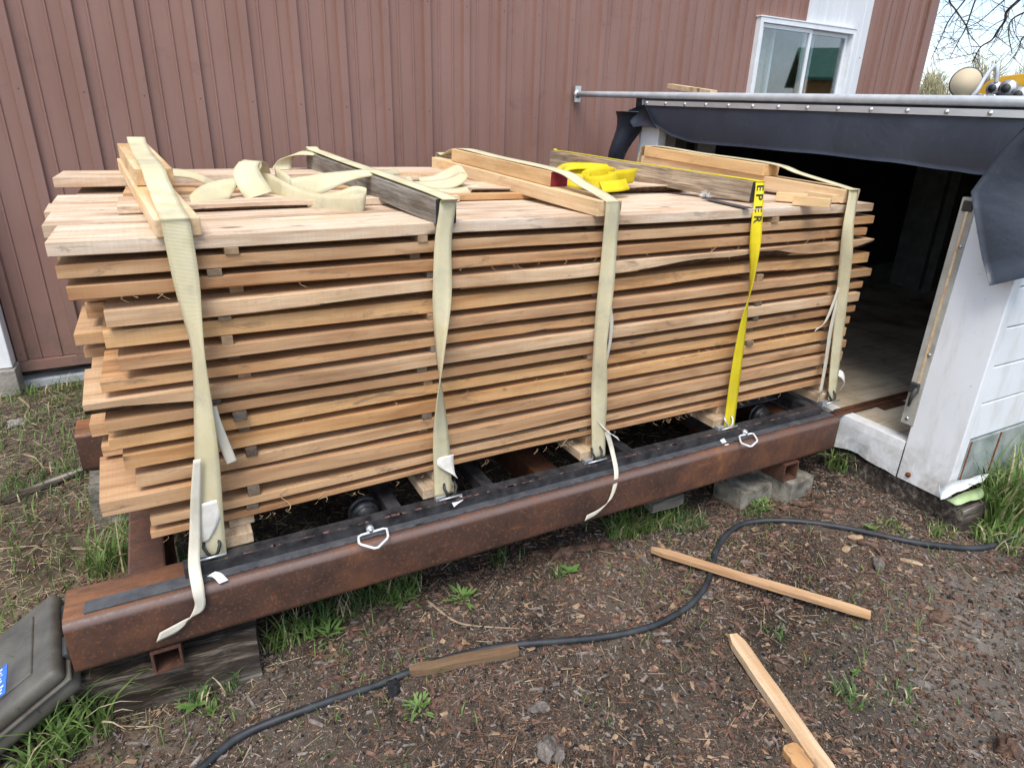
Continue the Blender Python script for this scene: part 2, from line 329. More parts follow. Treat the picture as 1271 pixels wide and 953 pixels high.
MAT['yellow_paint'] = simple('yellow_machine_paint', (.62, .30, .012), (.72, .40, .03), 9, .38, .5)
MAT['blade_green'] = None
def grassmat(name, a, b, tip):
    mm, t, p = newmat(name); v, _ = coords(t, (1, 1, 1)); n = noise_(t, v, 26, 3, .6)
    c = ramp(t, n, [(.3, a), (.55, b), (.75, tip)])
    setp(t, p, base=c, rough=.55, spec=.3); p.inputs['Subsurface Weight'].default_value = 0.0
    o = [q for q in t.nodes if q.type == 'OUTPUT_MATERIAL'][0]
    tr = N(t, 'ShaderNodeBsdfTranslucent', {0: c}); ms = N(t, 'ShaderNodeMixShader', {0: .28, 1: p.outputs[0], 2: tr.outputs[0]}); t.links.new(ms.outputs[0], o.inputs[0])
    return mm
MAT['grass'] = grassmat('grass_blades', (.085, .145, .035), (.15, .235, .06), (.26, .33, .12))
MAT['grass_dark'] = grassmat('dark_grass_blades', (.055, .11, .035), (.095, .17, .05), (.17, .25, .085))
MAT['leaf'] = grassmat('weed_leaf', (.10, .19, .045), (.17, .28, .075), (.24, .34, .11))
MAT['straw'] = simple('dry_straw', (.28, .21, .125), (.50, .41, .27), 50, .85, .15, rnd=10)
MAT['needle'] = simple('fallen_needles', (.15, .060, .030), (.32, .15, .078), 60, .85, .15)
MAT['chip_brown'] = simple('brown_wood_chips', (.042, .028, .020), (.175, .118, .085), 55, .9, .15, bs=.4)
MAT['chip_red'] = simple('reddish_bark_chips', (.060, .033, .024), (.21, .122, .088), 48, .9, .15, bs=.4)
MAT['chip_grey'] = simple('grey_bark_chips', (.08, .066, .056), (.27, .23, .20), 48, .9, .15, bs=.4)
MAT['chip_tan'] = simple('tan_wood_chips', (.26, .17, .10), (.44, .32, .21), 48, .9, .15, bs=.4)
MAT['shred'] = simple('shredded_bark', (.085, .045, .030), (.27, .17, .125), 40, .9, .12, bs=.3)
MAT['shred_pale'] = simple('pale_shreds', (.19, .135, .105), (.40, .31, .25), 40, .9, .12, bs=.3)
MAT['strip_beige'] = simple('dull_jamb_strip', (.30, .285, .245), (.44, .42, .37), 14, .5, .4)
MAT['leaflit'] = simple('dry_leaf_flakes', (.16, .095, .055), (.38, .26, .165), 35, .85, .15, bs=.4)
MAT['clod'] = simple('soil_clods', (.035, .026, .019), (.15, .112, .082), 90, .95, .1, bs=.5)
MAT['pebble'] = simple('pale_pebbles', (.16, .14, .12), (.38, .34, .30), 60, .8, .2)
MAT['char'] = simple('charred_black', (.010, .010, .011), (.030, .030, .032), 70, .85, .25, bs=1.0, bd=.004)
MAT['twig'] = simple('dry_twig', (.20, .145, .095), (.34, .26, .18), 40, .9, .15, bs=.5)
MAT['treebark'] = simple('tree_branch_bark', (.07, .055, .05), (.13, .105, .095), 20, .9, .1)
MAT['palebush'] = simple('pale_spring_twigs', (.30, .27, .15), (.42, .38, .24), 6, .9, .1)
MAT['fibre'] = simple('wood_fibre', (.50, .33, .18), (.66, .47, .28), 40, .8, .15)
MAT['fluff'] = simple('white_fluff', (.7, .68, .64), (.8, .78, .75), 40, .9, .1)
def glassmat():
    mm, t, p = newmat('window_glass'); o = [q for q in t.nodes if q.type == 'OUTPUT_MATERIAL'][0]; t.nodes.remove(p)
    lw = N(t, 'ShaderNodeLayerWeight', {0: .5}).outputs[1]; fac = mth(t, 'ADD', mth(t, 'MULTIPLY', mth(t, 'MULTIPLY', lw, lw), .5), .07, True)
    gl = N(t, 'ShaderNodeBsdfGlossy', {0: (.95, .97, 1, 1), 1: .02}); tr = N(t, 'ShaderNodeBsdfTransparent', {0: (.8, .84, .84, 1)})
    ms = N(t, 'ShaderNodeMixShader', {0: fac, 1: tr.outputs[0], 2: gl.outputs[0]}); t.links.new(ms.outputs[0], o.inputs[0]); return mm
MAT['glass'] = glassmat()
MAT['vinyl'] = simple('white_vinyl', (.70, .71, .72), (.78, .79, .80), 14, .4, .4)
MAT['mirror'] = None
def mirrormat():
    mm, t, p = newmat('round_mirror_face'); setp(t, p, base=(.58, .48, .33), rough=.75, metal=.0, spec=.2); return mm
MAT['mirror'] = mirrormat()
MAT['greenroof'] = simple('green_metal_roof', (.03, .12, .07), (.05, .17, .10), 8, .45, .4)
MAT['ochre'] = simple('ochre_board_siding', (.42, .20, .045), (.55, .29, .08), 6, .7, .2, sc=(8, 8, 1))
def groundmat():
    mm, t, p = newmat('yard_soil'); v, _ = coords(t, (1, 1, 1))
    a = noise_(t, v, 2.1, 9, .68); b = noise_(t, v, 34, 7, .72); f = noise_(t, v, 150, 4, .7)
    c = ramp(t, b, [(.28, (.018, .014, .011)), (.44, (.042, .031, .023)), (.58, (.085, .062, .045)), (.75, (.17, .128, .095))])
    c = mixc(t, ramp(t, f, [(.54, 0.0), (.66, .75)]), c, (.23, .185, .15))
    f3 = noise_(t, v, 420, 3, .6); c = mixc(t, ramp(t, f3, [(.56, 0.0), (.66, .7)]), c, (.30, .26, .22)); c = mixc(t, ramp(t, f3, [(.34, .8), (.44, 0.0)]), c, (.012, .010, .009))
    sx = N(t, 'ShaderNodeSeparateXYZ', {0: v})
    # bare sandy soil to the right of the strips of wood
    dx = mth(t, 'MULTIPLY', mth(t, 'SUBTRACT', sx.outputs[0], 2.15), 1.0); dy = mth(t, 'MULTIPLY', mth(t, 'ADD', sx.outputs[1], 1.02), 1.7)
    r = mth(t, 'SQRT', mth(t, 'ADD', mth(t, 'MULTIPLY', dx, dx), mth(t, 'MULTIPLY', dy, dy)))
    msk = ramp(t, mth(t, 'ADD', r, mth(t, 'MULTIPLY', mth(t, 'SUBTRACT', a, .5), 1.3)), [(.30, 1.0), (.85, 0.0)])
    sand = ramp(t, b, [(.3, (.13, .115, .097)), (.55, (.22, .195, .165)), (.75, (.33, .30, .26))])
    c = mixc(t, mth(t, 'MULTIPLY', msk, .8), c, sand)
    # needle and straw litter behind the left end of the frame
    lm = ramp(t, mth(t, 'ADD', mth(t, 'ADD', sx.outputs[0], .5), mth(t, 'MULTIPLY', mth(t, 'SUBTRACT', a, .5), .8)), [(.15, 1.0), (.5, 0.0)])
    straw = ramp(t, b, [(.3, (.07, .05, .033)), (.5, (.20, .15, .10)), (.72, (.38, .30, .21))])
    lm = mth(t, 'MULTIPLY', lm, ramp(t, mth(t, 'ADD', sx.outputs[1], mth(t, 'MULTIPLY', mth(t, 'SUBTRACT', a, .5), .5)), [(.55, 1.0), (.9, .15)])); c = mixc(t, mth(t, 'MULTIPLY', lm, .85), c, straw)
    c = mixc(t, ramp(t, a, [(.38, .75), (.54, 0.0)]), c, (.020, .015, .012))
    a2 = noise_(t, v, 1.3, 6, .6); c = mixc(t, ramp(t, a2, [(.52, 0.0), (.68, .55)]), c, (.16, .125, .098))
    h = mth(t, 'ADD', mth(t, 'MULTIPLY', b, 1.0), mth(t, 'MULTIPLY', f, .5))
    setp(t, p, base=c, rough=.95, spec=.12, normal=bump(t, h, .9, .012)); return mm
MAT['ground'] = groundmat()

# ================================================================== SETTING: ground
def axis(a, b, step, far):
    q = list(np.arange(a, b, step)); s = step; lo = []; hi = []; x = q[0]
    while x > -far: s *= 1.5; x -= s; lo.append(x)
    s = step; x = q[-1]
    while x < far: s *= 1.5; x += s; hi.append(x)
    return lo[::-1] + q + hi
gx, gy = axis(-1.1, 3.6, .016, 400), axis(-1.35, 2.1, .016, 400)
vs = [(x, y, gz(x, y)) for y in gy for x in gx]; nx = len(gx)
fs = [(j*nx+i, j*nx+i+1, (j+1)*nx+i+1, (j+1)*nx+i) for j in range(len(gy)-1) for i in range(nx-1)]
ob('ground', mesh('ground', vs, fs, MAT['ground'], None, True), kind='structure')

# ================================================================== BARN
WA = math.atan(.04); WD = Vector((math.cos(WA), math.sin(WA), 0)); WN = Vector((math.sin(WA), -math.cos(WA), 0))   # along the wall, out of the wall
def wallp(x, z, out=0.0): return Vector((x, 2.0+.04*x, z)) + WN*out
barn = thing('barn', 'brown ribbed metal barn with a white sliding window behind the lumber stack', 'barn', (2.5, 2.1, .2))
def kid(o, par):
    o.parent = par; o.location = Vector(o.location) - Vector(par.location); return o
RIB0, PITCH = -.423, .2286
def ribpanel(x0, x1, z0, z1, mat, name='siding_panel', k=1.0):
    pts = []
    i0 = int(math.floor((x0-RIB0)/PITCH))-1
    for i in range(i0, i0+int((x1-x0)/PITCH)+4):
        c = RIB0 + i*PITCH
        for s, d in ((-.083,0),(-.081,.006),(-.074,.006),(-.070,0),(-.024,0),(-.018,.021),(.018,.021),(.024,0),(.065,0),(.067,.006),(.075,.006),(.078,0)):
            if x0 < c+s < x1: pts.append((c+s, d*k))
    pts = [(x0, 0)] + pts + [(x1, 0)]
    b = B(); vs = [wallp(x, z0, d) for x, d in pts] + [wallp(x, z1, d) for x, d in pts]; n = len(pts)
    b.add(vs, [(i, i+1, n+i+1, n+i) for i in range(n-1)]); b.add([v - WN*.004 for v in vs], [(n+i, n+i+1, i+1, i) for i in range(n-1)])
    o = b.build(name, mat); return kid(o, barn)
Z0, Z1 = .31, 3.6
edges = [RIB0-.10+PITCH*4*k for k in range(-1, 5)]            # 36 inch sheets
edges = [-1.35] + [e for e in edges if -1.3 < e < 3.8] + [3.875]
for a, b_ in zip(edges[:-1], edges[1:]): ribpanel(a, b_, Z0, Z1, MAT['barn'])
ribpanel(3.875, 4.385, 2.10, Z1, MAT['barn']); ribpanel(3.875, 4.385, Z0, 1.50, MAT['barn'])
wp = ribpanel(4.385, 4.93, 2.10, Z1, MAT['white_steel'], k=.15); wp['label'] = 'white siding above the window'
ribpanel(4.385, 4.93, Z0, 1.50, MAT['white_steel'], k=.15); ribpanel(4.93, 5.13, Z0, Z1, MAT['white_steel'], k=.15); ribpanel(5.13, 5.86, Z0, Z1, MAT['barn'])
b = B()
for k in range(-4, 28):
    x = RIB0 + k*PITCH
    for z in (1.44 - .022*(x-1), 1.95 - .012*(x-2), .345, 2.6):
        if 3.8 < x < 5.0 and 1.4 < z < 2.2: continue
        b.disc(wallp(x, z, .0195), WN, .0045, .002, 10); b.disc(wallp(x, z, .0213), WN, .0028, .003, 6)
kid(b.build('screws', MAT['flatbar'], kind='stuff'), barn)
b = B(); b.obox(wallp(5.84, .31, -.01), WD*.115, WN*.035, (0, 0, 3.3)); kid(b.build('corner_trim', MAT['barn']), barn)
b = B(); b.obox(wallp(-1.35, .262, -.02), WD*7.3, WN*.05, (0, 0, .045)); kid(b.build('base_trim', MAT['barn']), barn)
b = B(); b.obox(wallp(-1.35, .12, -.12), WD*7.3, WN*.06, (0, 0, .15)); kid(b.build('sill_board', MAT['tie']), barn)
b = B(); b.obox(wallp(-1.35, .17, -.07), WD*7.3, WN*.11, (0, 0, .045)); b.obox(wallp(-1.35, .10, -.07), WD*7.3, WN*.125, (0, 0, .069)); kid(b.build('foundation_channel', MAT['pipe']), barn)
b = B(); b.obox(wallp(5.95, .1, -.06), -WN*7, (.0, .05, 0), (0, 0, 3.5)); b.obox(wallp(5.90, .1, -.05), WD*.04, -WN*7, (0, 0, 3.5)); kid(b.build('side_wall', MAT['barn']), barn)
b = B(); q = wallp(-1.6, 3.58, .02); b.obox(q, WD*7.7, -WN*7+Vector((0, 0, 1.2)), (0, 0, .06)); kid(b.build('roof', MAT['barn']), barn)
b = B(); b.obox(wallp(-1.35, .1, -.25), WD*7.2, -WN*.02, (0, 0, 1.2)); b.obox(wallp(-1.35, 2.3, -.25), WD*7.2, -WN*.02, (0, 0, 1.3)); kid(b.build('inner_lining', MAT['shed_dark']), barn)
# window
win = ob('window', None, barn, wallp(4.40, 1.60) - barn.location)
def _wk(bb, name, mat):
    o = bb.build(name, mat); o.parent = win; o.location = -wallp(4.40, 1.60); return o
X0, X1, ZB, ZT = 3.872, 4.935, 1.50, 2.095
b = B(); F = .030
b.obox(wallp(X0, ZT-F, -.03), WD*(X1-X0), WN*.07, (0, 0, F)); b.obox(wallp(X0, ZB, -.03), WD*(X1-X0), WN*.07, (0, 0, F))
b.obox(wallp(X0, ZB+F, -.03), WD*F, WN*.07, (0, 0, ZT-ZB-2*F)); b.obox(wallp(X1-F, ZB+F, -.03), WD*F, WN*.07, (0, 0, ZT-ZB-2*F)); _wk(b, 'frame', MAT['vinyl'])
b = B(); b.obox(wallp(X0-.008, ZT+.002, -.002), WD*(X1-X0+.016), WN*.046, (0, 0, .008)); _wk(b, 'drip_cap', MAT['vinyl'])
xm = 4.43
for x0, x1, o_ in ((X0+F+.002, xm+.02, .012), (xm-.02, X1-F-.002, -.012)):
    b = B(); f2 = .026; z0, z1 = ZB+F+.002, ZT-F-.002
    b.obox(wallp(x0, z0, o_-.01), WD*f2, WN*.02, (0, 0, z1-z0)); b.obox(wallp(x1-f2, z0, o_-.01), WD*f2, WN*.02, (0, 0, z1-z0))
    b.obox(wallp(x0+f2, z0, o_-.01), WD*(x1-x0-2*f2), WN*.02, (0, 0, f2)); b.obox(wallp(x0+f2, z1-f2, o_-.01), WD*(x1-x0-2*f2), WN*.02, (0, 0, f2)); _wk(b, 'sash', MAT['vinyl'])
    b = B(); b.obox(wallp(x0+f2-.003, z0+f2-.003, o_-.002), WD*(x1-x0-2*f2+.006), WN*.004, (0, 0, z1-z0-2*f2+.006)); _wk(b, 'pane', MAT['glass'])
b = B(); b.obox(wallp(3.3, .6, -1.2), WD*2.56, -WN*.02, (0, 0, 2.6)); b.obox(wallp(5.84, .6, -.27), WD*.02, -WN*.95, (0, 0, 2.6)); b.obox(wallp(3.3, 3.0, -.27), WD*2.54, -WN*.95, (0, 0, .02)); _wk(b, 'room_wall', MAT['shed_inner_grey'])
for x_ in (4.18, 4.62): b = B(); b.obox(wallp(x_, 1.4, -.10), WD*.025, -WN*.02, (0, 0, .8)); _wk(b, 'inner_stud', MAT['vinyl'])
b = B()
nn = 40; vv = []
for i in range(nn+1):
    x = 3.9+.36*i/nn; vv += [wallp(x, 1.45, -.16+.02*math.sin(i*1.1)), wallp(x, 2.15, -.16+.02*math.sin(i*1.1+.3))]
b.add(vv, [(2*i, 2*i+2, 2*i+3, 2*i+1) for i in range(nn)], 0, True); _wk(b, 'curtain', MAT['taglabel'])
# white door trim at the far left of the barn
dt = thing('door_trim', 'white door and jamb trim beside the barn siding at the left edge', 'door', (-.9, 1.86, .22))
def tk(bb, name, mat, t): return kid(bb.build(name, mat), t)
b = B(); b.box((-.735, 1.86, .315), (-.675, 1.955, 3.2), 0, .004); b.box((-.80, 1.875, .315), (-.737, 1.95, 3.2), 0, .004); tk(b, 'jamb', MAT['shed_white'], dt)
b = B(); b.box((-1.5, 1.89, .32), (-.803, 1.94, 3.2), 0, .004); tk(b, 'door_panel', MAT['shed_white'], dt)
b = B(); b.box((-1.5, 1.83, .19), (-.665, 1.955, .312), 0, .004); tk(b, 'threshold', MAT['concrete'], dt)

# neighbouring workshop across the yard: seen only as a reflection in the barn window
nb = thing('workshop', 'ochre board workshop with a green metal roof reflected in the barn window', 'workshop', (22.35, -6.75, 0))
c0 = Vector((22.35, -6.75, 0)); dxx = Vector((.66, .75, 0)); dyy = Vector((.75, -.66, 0))
b = B(); b.obox(c0-dxx*3, dxx*6, dyy*5, (0, 0, 2.9)); kid(b.build('wall', MAT['ochre']), nb)
b = B(); p0 = c0-dxx*3.3-dyy*.4+Vector((0, 0, 2.75)); b.obox(p0, dxx*6.6, dyy*3+Vector((0, 0, 1.1)), (0, 0, .08)); b.obox(p0+dyy*3+Vector((0, 0, 1.1)), dxx*6.6, dyy*3-Vector((0, 0, 1.1)), (0, 0, .08)); kid(b.build('roof', MAT['greenroof']), nb)

# ================================================================== DRYING SHED
SX = 2.40
shed = thing('shed', 'low white drying shed with black rubber over its open end', 'shed', (3.7, .45, .12))
def sk(bb, name, mat, smooth=False, kind=None):
    return kid(bb.build(name, mat, smooth=smooth, kind=kind), shed)
SR, SB = 2.41, 5.15                                              # front face plane, rear wall
roofz = lambda y: 1.487 + .022*(y+.41)
b = B(); b.box((SR, -.335, .285), (5.1, 1.46, .30)); fl = sk(b, 'floor', MAT['floor'])
b = B(); b.box((3.62, -.33, .3002), (3.626, 1.46, .3006)); o = b.build('floor_joint', MAT['shed_dark']); kid(o, shed)
# sill: bent white sheet below the floor, bulging a little at its lower edge
vs = []; K = 40
for i in range(K+1):
    y = -.342 + 1.79*i/K
    bul = .005*math.sin(i*.55) + .003*math.sin(i*1.7) + .012*math.exp(-((y+.15)/.07)**2)
    vs += [(SR+.05, y, .306), (SR-.004, y, .304), (SR-.006, y, .27), (SR-.006+bul*.15, y, .22), (SR-.008+bul*.8, y, .155+bul*.7)]
b = B(); b.add(vs, [(5*i+j, 5*i+j+1, 5*i+6+j, 5*i+5+j) for i in range(K) for j in range(4)], 0, False); sk(b, 'sill_panel', MAT['shed_white'])
# right jamb: white post, the grey weather strip on its inner side and the yellow sealant line
b = B(); b.box((SR-.004, -.53, .152), (SR+.045, -.343, 1.44), 0, .004); sk(b, 'jamb_post', MAT['shed_white'])
b = B(); b.box((SR-.007, -.352, .375), (SR+.04, -.302, 1.21), 0, .002); sk(b, 'weather_strip', MAT['strip_beige'])
b = B(); b.box((SR-.009, -.334, .50), (SR-.0072, -.326, 1.2)); sk(b, 'sealant_line', MAT['fresh'])
b = B(); b.box((SR-.012, -.345, 1.165), (SR+.02, -.31, 1.20), 0, .004); sk(b, 'corner_clip', MAT['caseblk'])
b = B(); b.box((SR-.024, -.340, .505), (SR-.0075, -.308, .545), 0, .004); b.tube([(SR-.02, -.335, .53), (SR-.03, -.33, .49), (SR-.024, -.325, .455)], [.009, .008, .005], 8); sk(b, 'latch', MAT['caseblk'])
b = B()
b.disc((SR-.009, -.34, 1.05), (1, 0, 0), .006, .006, 10); b.disc((SR-.009, -.325, .40), (1, 0, 0), .006, .006, 10); b.disc((SR-.009, -.34, .66), (1, 0, 0), .006, .006, 10); sk(b, 'rivets', MAT['zinc'], kind='stuff')
b = B(); b.disc((SR-.0065, -.385, .185), (1, 0, 0), .010, .005, 12); b.disc((SR-.009, -.385, .185), (1, 0, 0), .006, .006, 8); sk(b, 'rusty_bolt', MAT['rustspot'])
# outside wall along the yard: ribbed white panels
for k, (z0, z1) in enumerate(((.39, .525), (.53, .665), (.67, .805), (.81, .945), (.95, 1.085), (1.09, 1.225), (1.23, 1.43))):
    b = B(); b.box((SR+.047, -.526, z0), (5.2, -.49, z1), 0, .003); sk(b, 'wall_panel', MAT['shed_white'])
b = B(); b.box((SR+.047, -.515, .16), (5.2, -.36, .388)); b.box((SR+.047, -.489, .389), (5.2, -.36, 1.43)); sk(b, 'wall_core', MAT['shed_white'])
b = B(); b.box((2.462, -.530, .205), (2.95, -.5165, .382), 0, .002); sk(b, 'vent_panel', MAT['ventglass'])
b = B(); b.box((2.655, -.533, .205), (2.662, -.5305, .382)); b.box((2.464, -.533, .205), (2.469, -.5305, .382)); sk(b, 'rusty_strip', MAT['rustspot'], kind='stuff')
b = B(); b.box((2.60, -.55, .86), (2.72, -.523, .985), 0, .012); sk(b, 'door_handle', MAT['pipe'])
b = B(); b.box((2.72, -.54, .56), (2.76, -.523, .63), 0, .006); sk(b, 'hinge', MAT['caseblk'])
# bent flashing at the foot of the corner, its green underside
def sheet(name, rows, mat, th=.003, parent=None, smooth=True):
    """rows: grid of points -> thin solid sheet"""
    R_, K_ = len(rows), len(rows[0]); P = [Vector(p) for r in rows for p in r]
    Nn = [Vector() for _ in P]; quads = [(r*K_+c, r*K_+c+1, (r+1)*K_+c+1, (r+1)*K_+c) for r in range(R_-1) for c in range(K_-1)]
    for q in quads:
        n_ = (P[q[2]]-P[q[0]]).cross(P[q[3]]-P[q[1]])
        for i in q: Nn[i] += n_
    Q = [p + (n_.normalized()*th if n_.length > 1e-12 else Vector()) for p, n_ in zip(P, Nn)]; o = len(P)
    b = B(); b.add(P+Q, [q[::-1] for q in quads] + [tuple(i+o for i in q) for q in quads], 0, smooth)
    ed = [(r*K_, (r+1)*K_) for r in range(R_-1)] + [((r+1)*K_+K_-1, r*K_+K_-1) for r in range(R_-1)] + [(c+1, c) for c in range(K_-1)] + [((R_-1)*K_+c, (R_-1)*K_+c+1) for c in range(K_-1)]
    b.f += [(a, b_, b_+o, a+o) for a, b_ in ed]; b.m += [0]*len(ed); b.sm += [False]*len(ed)
    ob_ = b.build(name, mat)
    if parent is not None: kid(ob_, parent)
    return ob_
def edge(a, c, n, f): return [f(a[0]+(c[0]-a[0])*i/n, a[1]+(c[1]-a[1])*i/n+.8*math.sin(i*1.7)) for i in range(n+1)]
sheet('flashing', [edge((1167, 602), (1228, 587), 8, lambda u, v: PY(u, v, -.545)), edge((1167, 611), (1224, 592), 8, lambda u, v: PY(u, v, -.556)), edge((1168, 620), (1220, 597), 8, lambda u, v: PY(u, v, -.562))], MAT['shed_white'], .0025, shed)
sheet('flashing_underside', [edge((1175, 620), (1222, 602), 6, lambda u, v: PY(u, v, -.566)), edge((1187, 627), (1222, 617), 6, lambda u, v: PY(u, v, -.585))], MAT['green_under'], .0025, shed)
# inner left wall, back wall, ceiling, dark post
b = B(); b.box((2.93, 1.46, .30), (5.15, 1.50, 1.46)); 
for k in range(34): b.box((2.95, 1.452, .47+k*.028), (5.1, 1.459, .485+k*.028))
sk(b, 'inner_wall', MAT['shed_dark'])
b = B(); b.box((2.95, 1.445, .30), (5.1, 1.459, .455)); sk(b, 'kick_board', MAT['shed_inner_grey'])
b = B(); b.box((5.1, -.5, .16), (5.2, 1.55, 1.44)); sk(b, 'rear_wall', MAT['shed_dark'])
b = B(); b.box((4.95, 1.12, .30), (5.095, 1.44, 1.44)); b.box((4.90, 1.18, .30), (4.945, 1.30, 1.44)); sk(b, 'inner_post', MAT['shed_inner_grey'])
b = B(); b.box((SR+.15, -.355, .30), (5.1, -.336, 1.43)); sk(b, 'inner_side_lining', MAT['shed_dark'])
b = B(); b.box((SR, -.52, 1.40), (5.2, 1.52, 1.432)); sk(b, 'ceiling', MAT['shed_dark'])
b = B(); b.add([(SR, -.53, roofz(-.53)-.05), (5.2, -.53, roofz(-.53)-.05), (5.2, 1.52, roofz(1.52)-.05), (SR, 1.52, roofz(1.52)-.05), (SR, -.53, roofz(-.53)), (5.2, -.53, roofz(-.53)), (5.2, 1.52, roofz(1.52)), (SR, 1.52, roofz(1.52))], [(3,2,1,0),(4,5,6,7),(0,1,5,4),(1,2,6,5),(2,3,7,6),(3,0,4,7)]); sk(b, 'roof', MAT['rubber'])
b = B(); b.box((SR-.004, 1.30, .15), (SR+.05, 1.445, 1.43), 0, .003); sk(b, 'left_post', MAT['shed_white'])
b = B(); b.box((2.52, 1.405, .30), (2.62, 1.458, 1.40)); b.box((2.80, 1.40, .30), (2.92, 1.458, 1.40)); sk(b, 'left_frame', MAT['vinyl'])
b = B(); b.box((2.46, 1.42, .30), (2.93, 1.47, 1.40)); sk(b, 'left_lining', MAT['shed_inner_grey'])
b = B(); b.box((2.715, 1.385, .30), (2.745, 1.418, 1.40)); sk(b, 'gasket', MAT['caseblk'])
b = B(); b.box((SR+.05, 1.471, .15), (5.2, 1.53, 1.43)); sk(b, 'barn_side_wall', MAT['shed_white'])
# aluminium strip with its screws along the roof edge
sa, sb = PX(801, 128, SR-.045), PX(1300, 142.8, SR-.045)
dv = (sb-sa); b = B(); b.obox(sa-Vector((0, 0, .011)), dv, (.006, 0, 0), (0, 0, .022)); strip = sk(b, 'batten_strip', MAT['alu'])
b = B()
for u in (801, 824, 848, 874, 902, 932, 964, 1000, 1038, 1079, 1124, 1173, 1227): 
    t_ = (u-801)/(1300-801); p = PX(u+2, 128+(142.8-128)*t_, SR-.045); b.disc(p, (1, 0, 0), .008, .004, 12); b.disc(p, (1, 0, 0), .005, .010, 6)
sk(b, 'strip_screws', MAT['zinc'], kind='stuff')
# membrane: hanging curtain
def curve(pts, u): 
    for (a, va), (b_, vb) in zip(pts, pts[1:]):
        if u <= b_: 
            t_ = (u-a)/(b_-a); t_ = t_*t_*(3-2*t_)*.35 + t_*.65; return va+(vb-va)*t_
    return pts[-1][1]
topc = [(797, 122.5), (1300, 135)]; botc = [(797, 140), (812, 155), (835, 170), (860, 177.5), (900, 181), (1000, 190), (1100, 201), (1180, 212), (1214, 217), (1300, 222)]
K = 60; J = 12; rows = []
for j in range(J+1):
    r_ = []
    vm = 130+85*j/J; um = float(np.interp(vm, [142, 158, 190, 215, 238], [1300, 1271, 1240, 1222, 1205]))+9
    for i in range(K+1):
        u = 797 + (um-797)*i/K; v0, v1 = curve(topc, u), curve(botc, u); t_ = j/J
        xo = SR-.030 - .010*math.sin(t_*math.pi*.8) - .012*t_*(1+.6*math.sin(u*.021)) - .006*math.sin(u*.045+t_*2)*t_
        r_.append(PX(u, v0+(v1-v0)*t_, xo))
    rows.append(r_)
sheet('membrane_curtain', rows, MAT['rubber'], .004, shed)
rows = [[Vector((SR+.25-.27*(i/6), y, roofz(y)+.012-.006*(i/6)**2)) for y in np.linspace(-.56, 1.52, 30)] for i in range(7)]
sheet('membrane_roof_edge', rows, MAT['rubber'], .004, shed)
# corner flap folded over the right jamb
L = [(1300, 142), (1271, 158), (1240, 190), (1222, 215), (1205, 238), (1208, 258), (1213, 290), (1219, 322), (1228, 355)]
Rr = [(1335, 150), (1335, 165), (1335, 190), (1335, 215), (1335, 240), (1335, 262), (1335, 290), (1335, 315), (1335, 330)]
rows = []
for k, (a, c) in enumerate(zip(L, Rr)):
    r_ = []
    for i in range(13):
        t_ = i/12; u = a[0]+(c[0]-a[0])*t_; v = a[1]+(c[1]-a[1])*t_
        r_.append(PX(u, v, SR-.075-.012*math.sin(t_*4+k*.5)+.012*math.sin(k*.9)*(1-t_)+.10*t_*t_-.02*(1-t_)*(k/8)))
    rows.append(r_)
sheet('membrane_flap', rows, MAT['rubber'], .004, shed)
# rolled membrane at the barn-side corner
rows = []
for k in range(14):
    z = 1.46 - .032*k; r_ = []
    for i in range(15):
        a = -2.4+i*.3; rr = .055+.012*math.sin(a*2+k*.4)+.035*math.exp(-k*.6)
        r_.append((SR-.02+rr*math.cos(a+math.pi)*.9 + .01*math.sin(k*.7), 1.50+.016*k+rr*math.sin(a)*1.1, z))
    rows.append(r_)
sheet('membrane_roll', rows, MAT['rubber'], .004, shed)
rows = [[PX(u, v, SR-.05-.01*k) for u, v in r] for k, r in enumerate([[(780, 137), (790, 133), (800, 130)], [(781, 150), (797, 150), (806, 143)], [(786, 158), (800, 156), (815, 160)]])]
sheet('membrane_corner_fold', rows, MAT['rubber'], .004, shed)
# timber skid under the shed
sk_ = thing('timber_skid', 'square dark timber skid under the white shed corner', 'timber', (2.75, .5, -.02))
b = B(); b.box((2.425, -.60, -.03), (2.60, 1.45, .138), 0, .006); tk(b, 'beam', MAT['tie'], sk_)
# pipe from barn wall to shed roof
pp = thing('grey_pipe', 'long grey pipe bracketed to the barn wall and lying along the shed roof edge', 'pipe', (2.39, 2.09, 1.55))
pa, pb = PX(718, 117, 2.385), PX(1330, 127.5, 2.385)
b = B(); b.tube([pa+(pb-pa)*(i/10) for i in range(11)], .0165, 12); tk(b, 'tube', MAT['pipe'], pp)
b = B(); b.tube([pa+Vector((0, .02, 0)), pa+Vector((0, .0, 0))], .024, 12); b.obox(pa+Vector((-.02, .004, -.045)), (.04, 0, 0), (0, .012, 0), (0, 0, .09)); tk(b, 'flange', MAT['alu'], pp)
b = B(); q0, q1 = PX(836, 110, 2.62), PX(905, 121, 2.50); d_ = (q1-q0).normalized(); s_ = d_.cross(Vector((0, 0, 1))).normalized()
b.obox(q0, d_*.45, s_*.04, (0, 0, .022)); tag(b.build('wood_offcut', MAT['fresh'], center=True), 'small pine offcut lying on the shed roof behind the pipe', 'wood offcut')

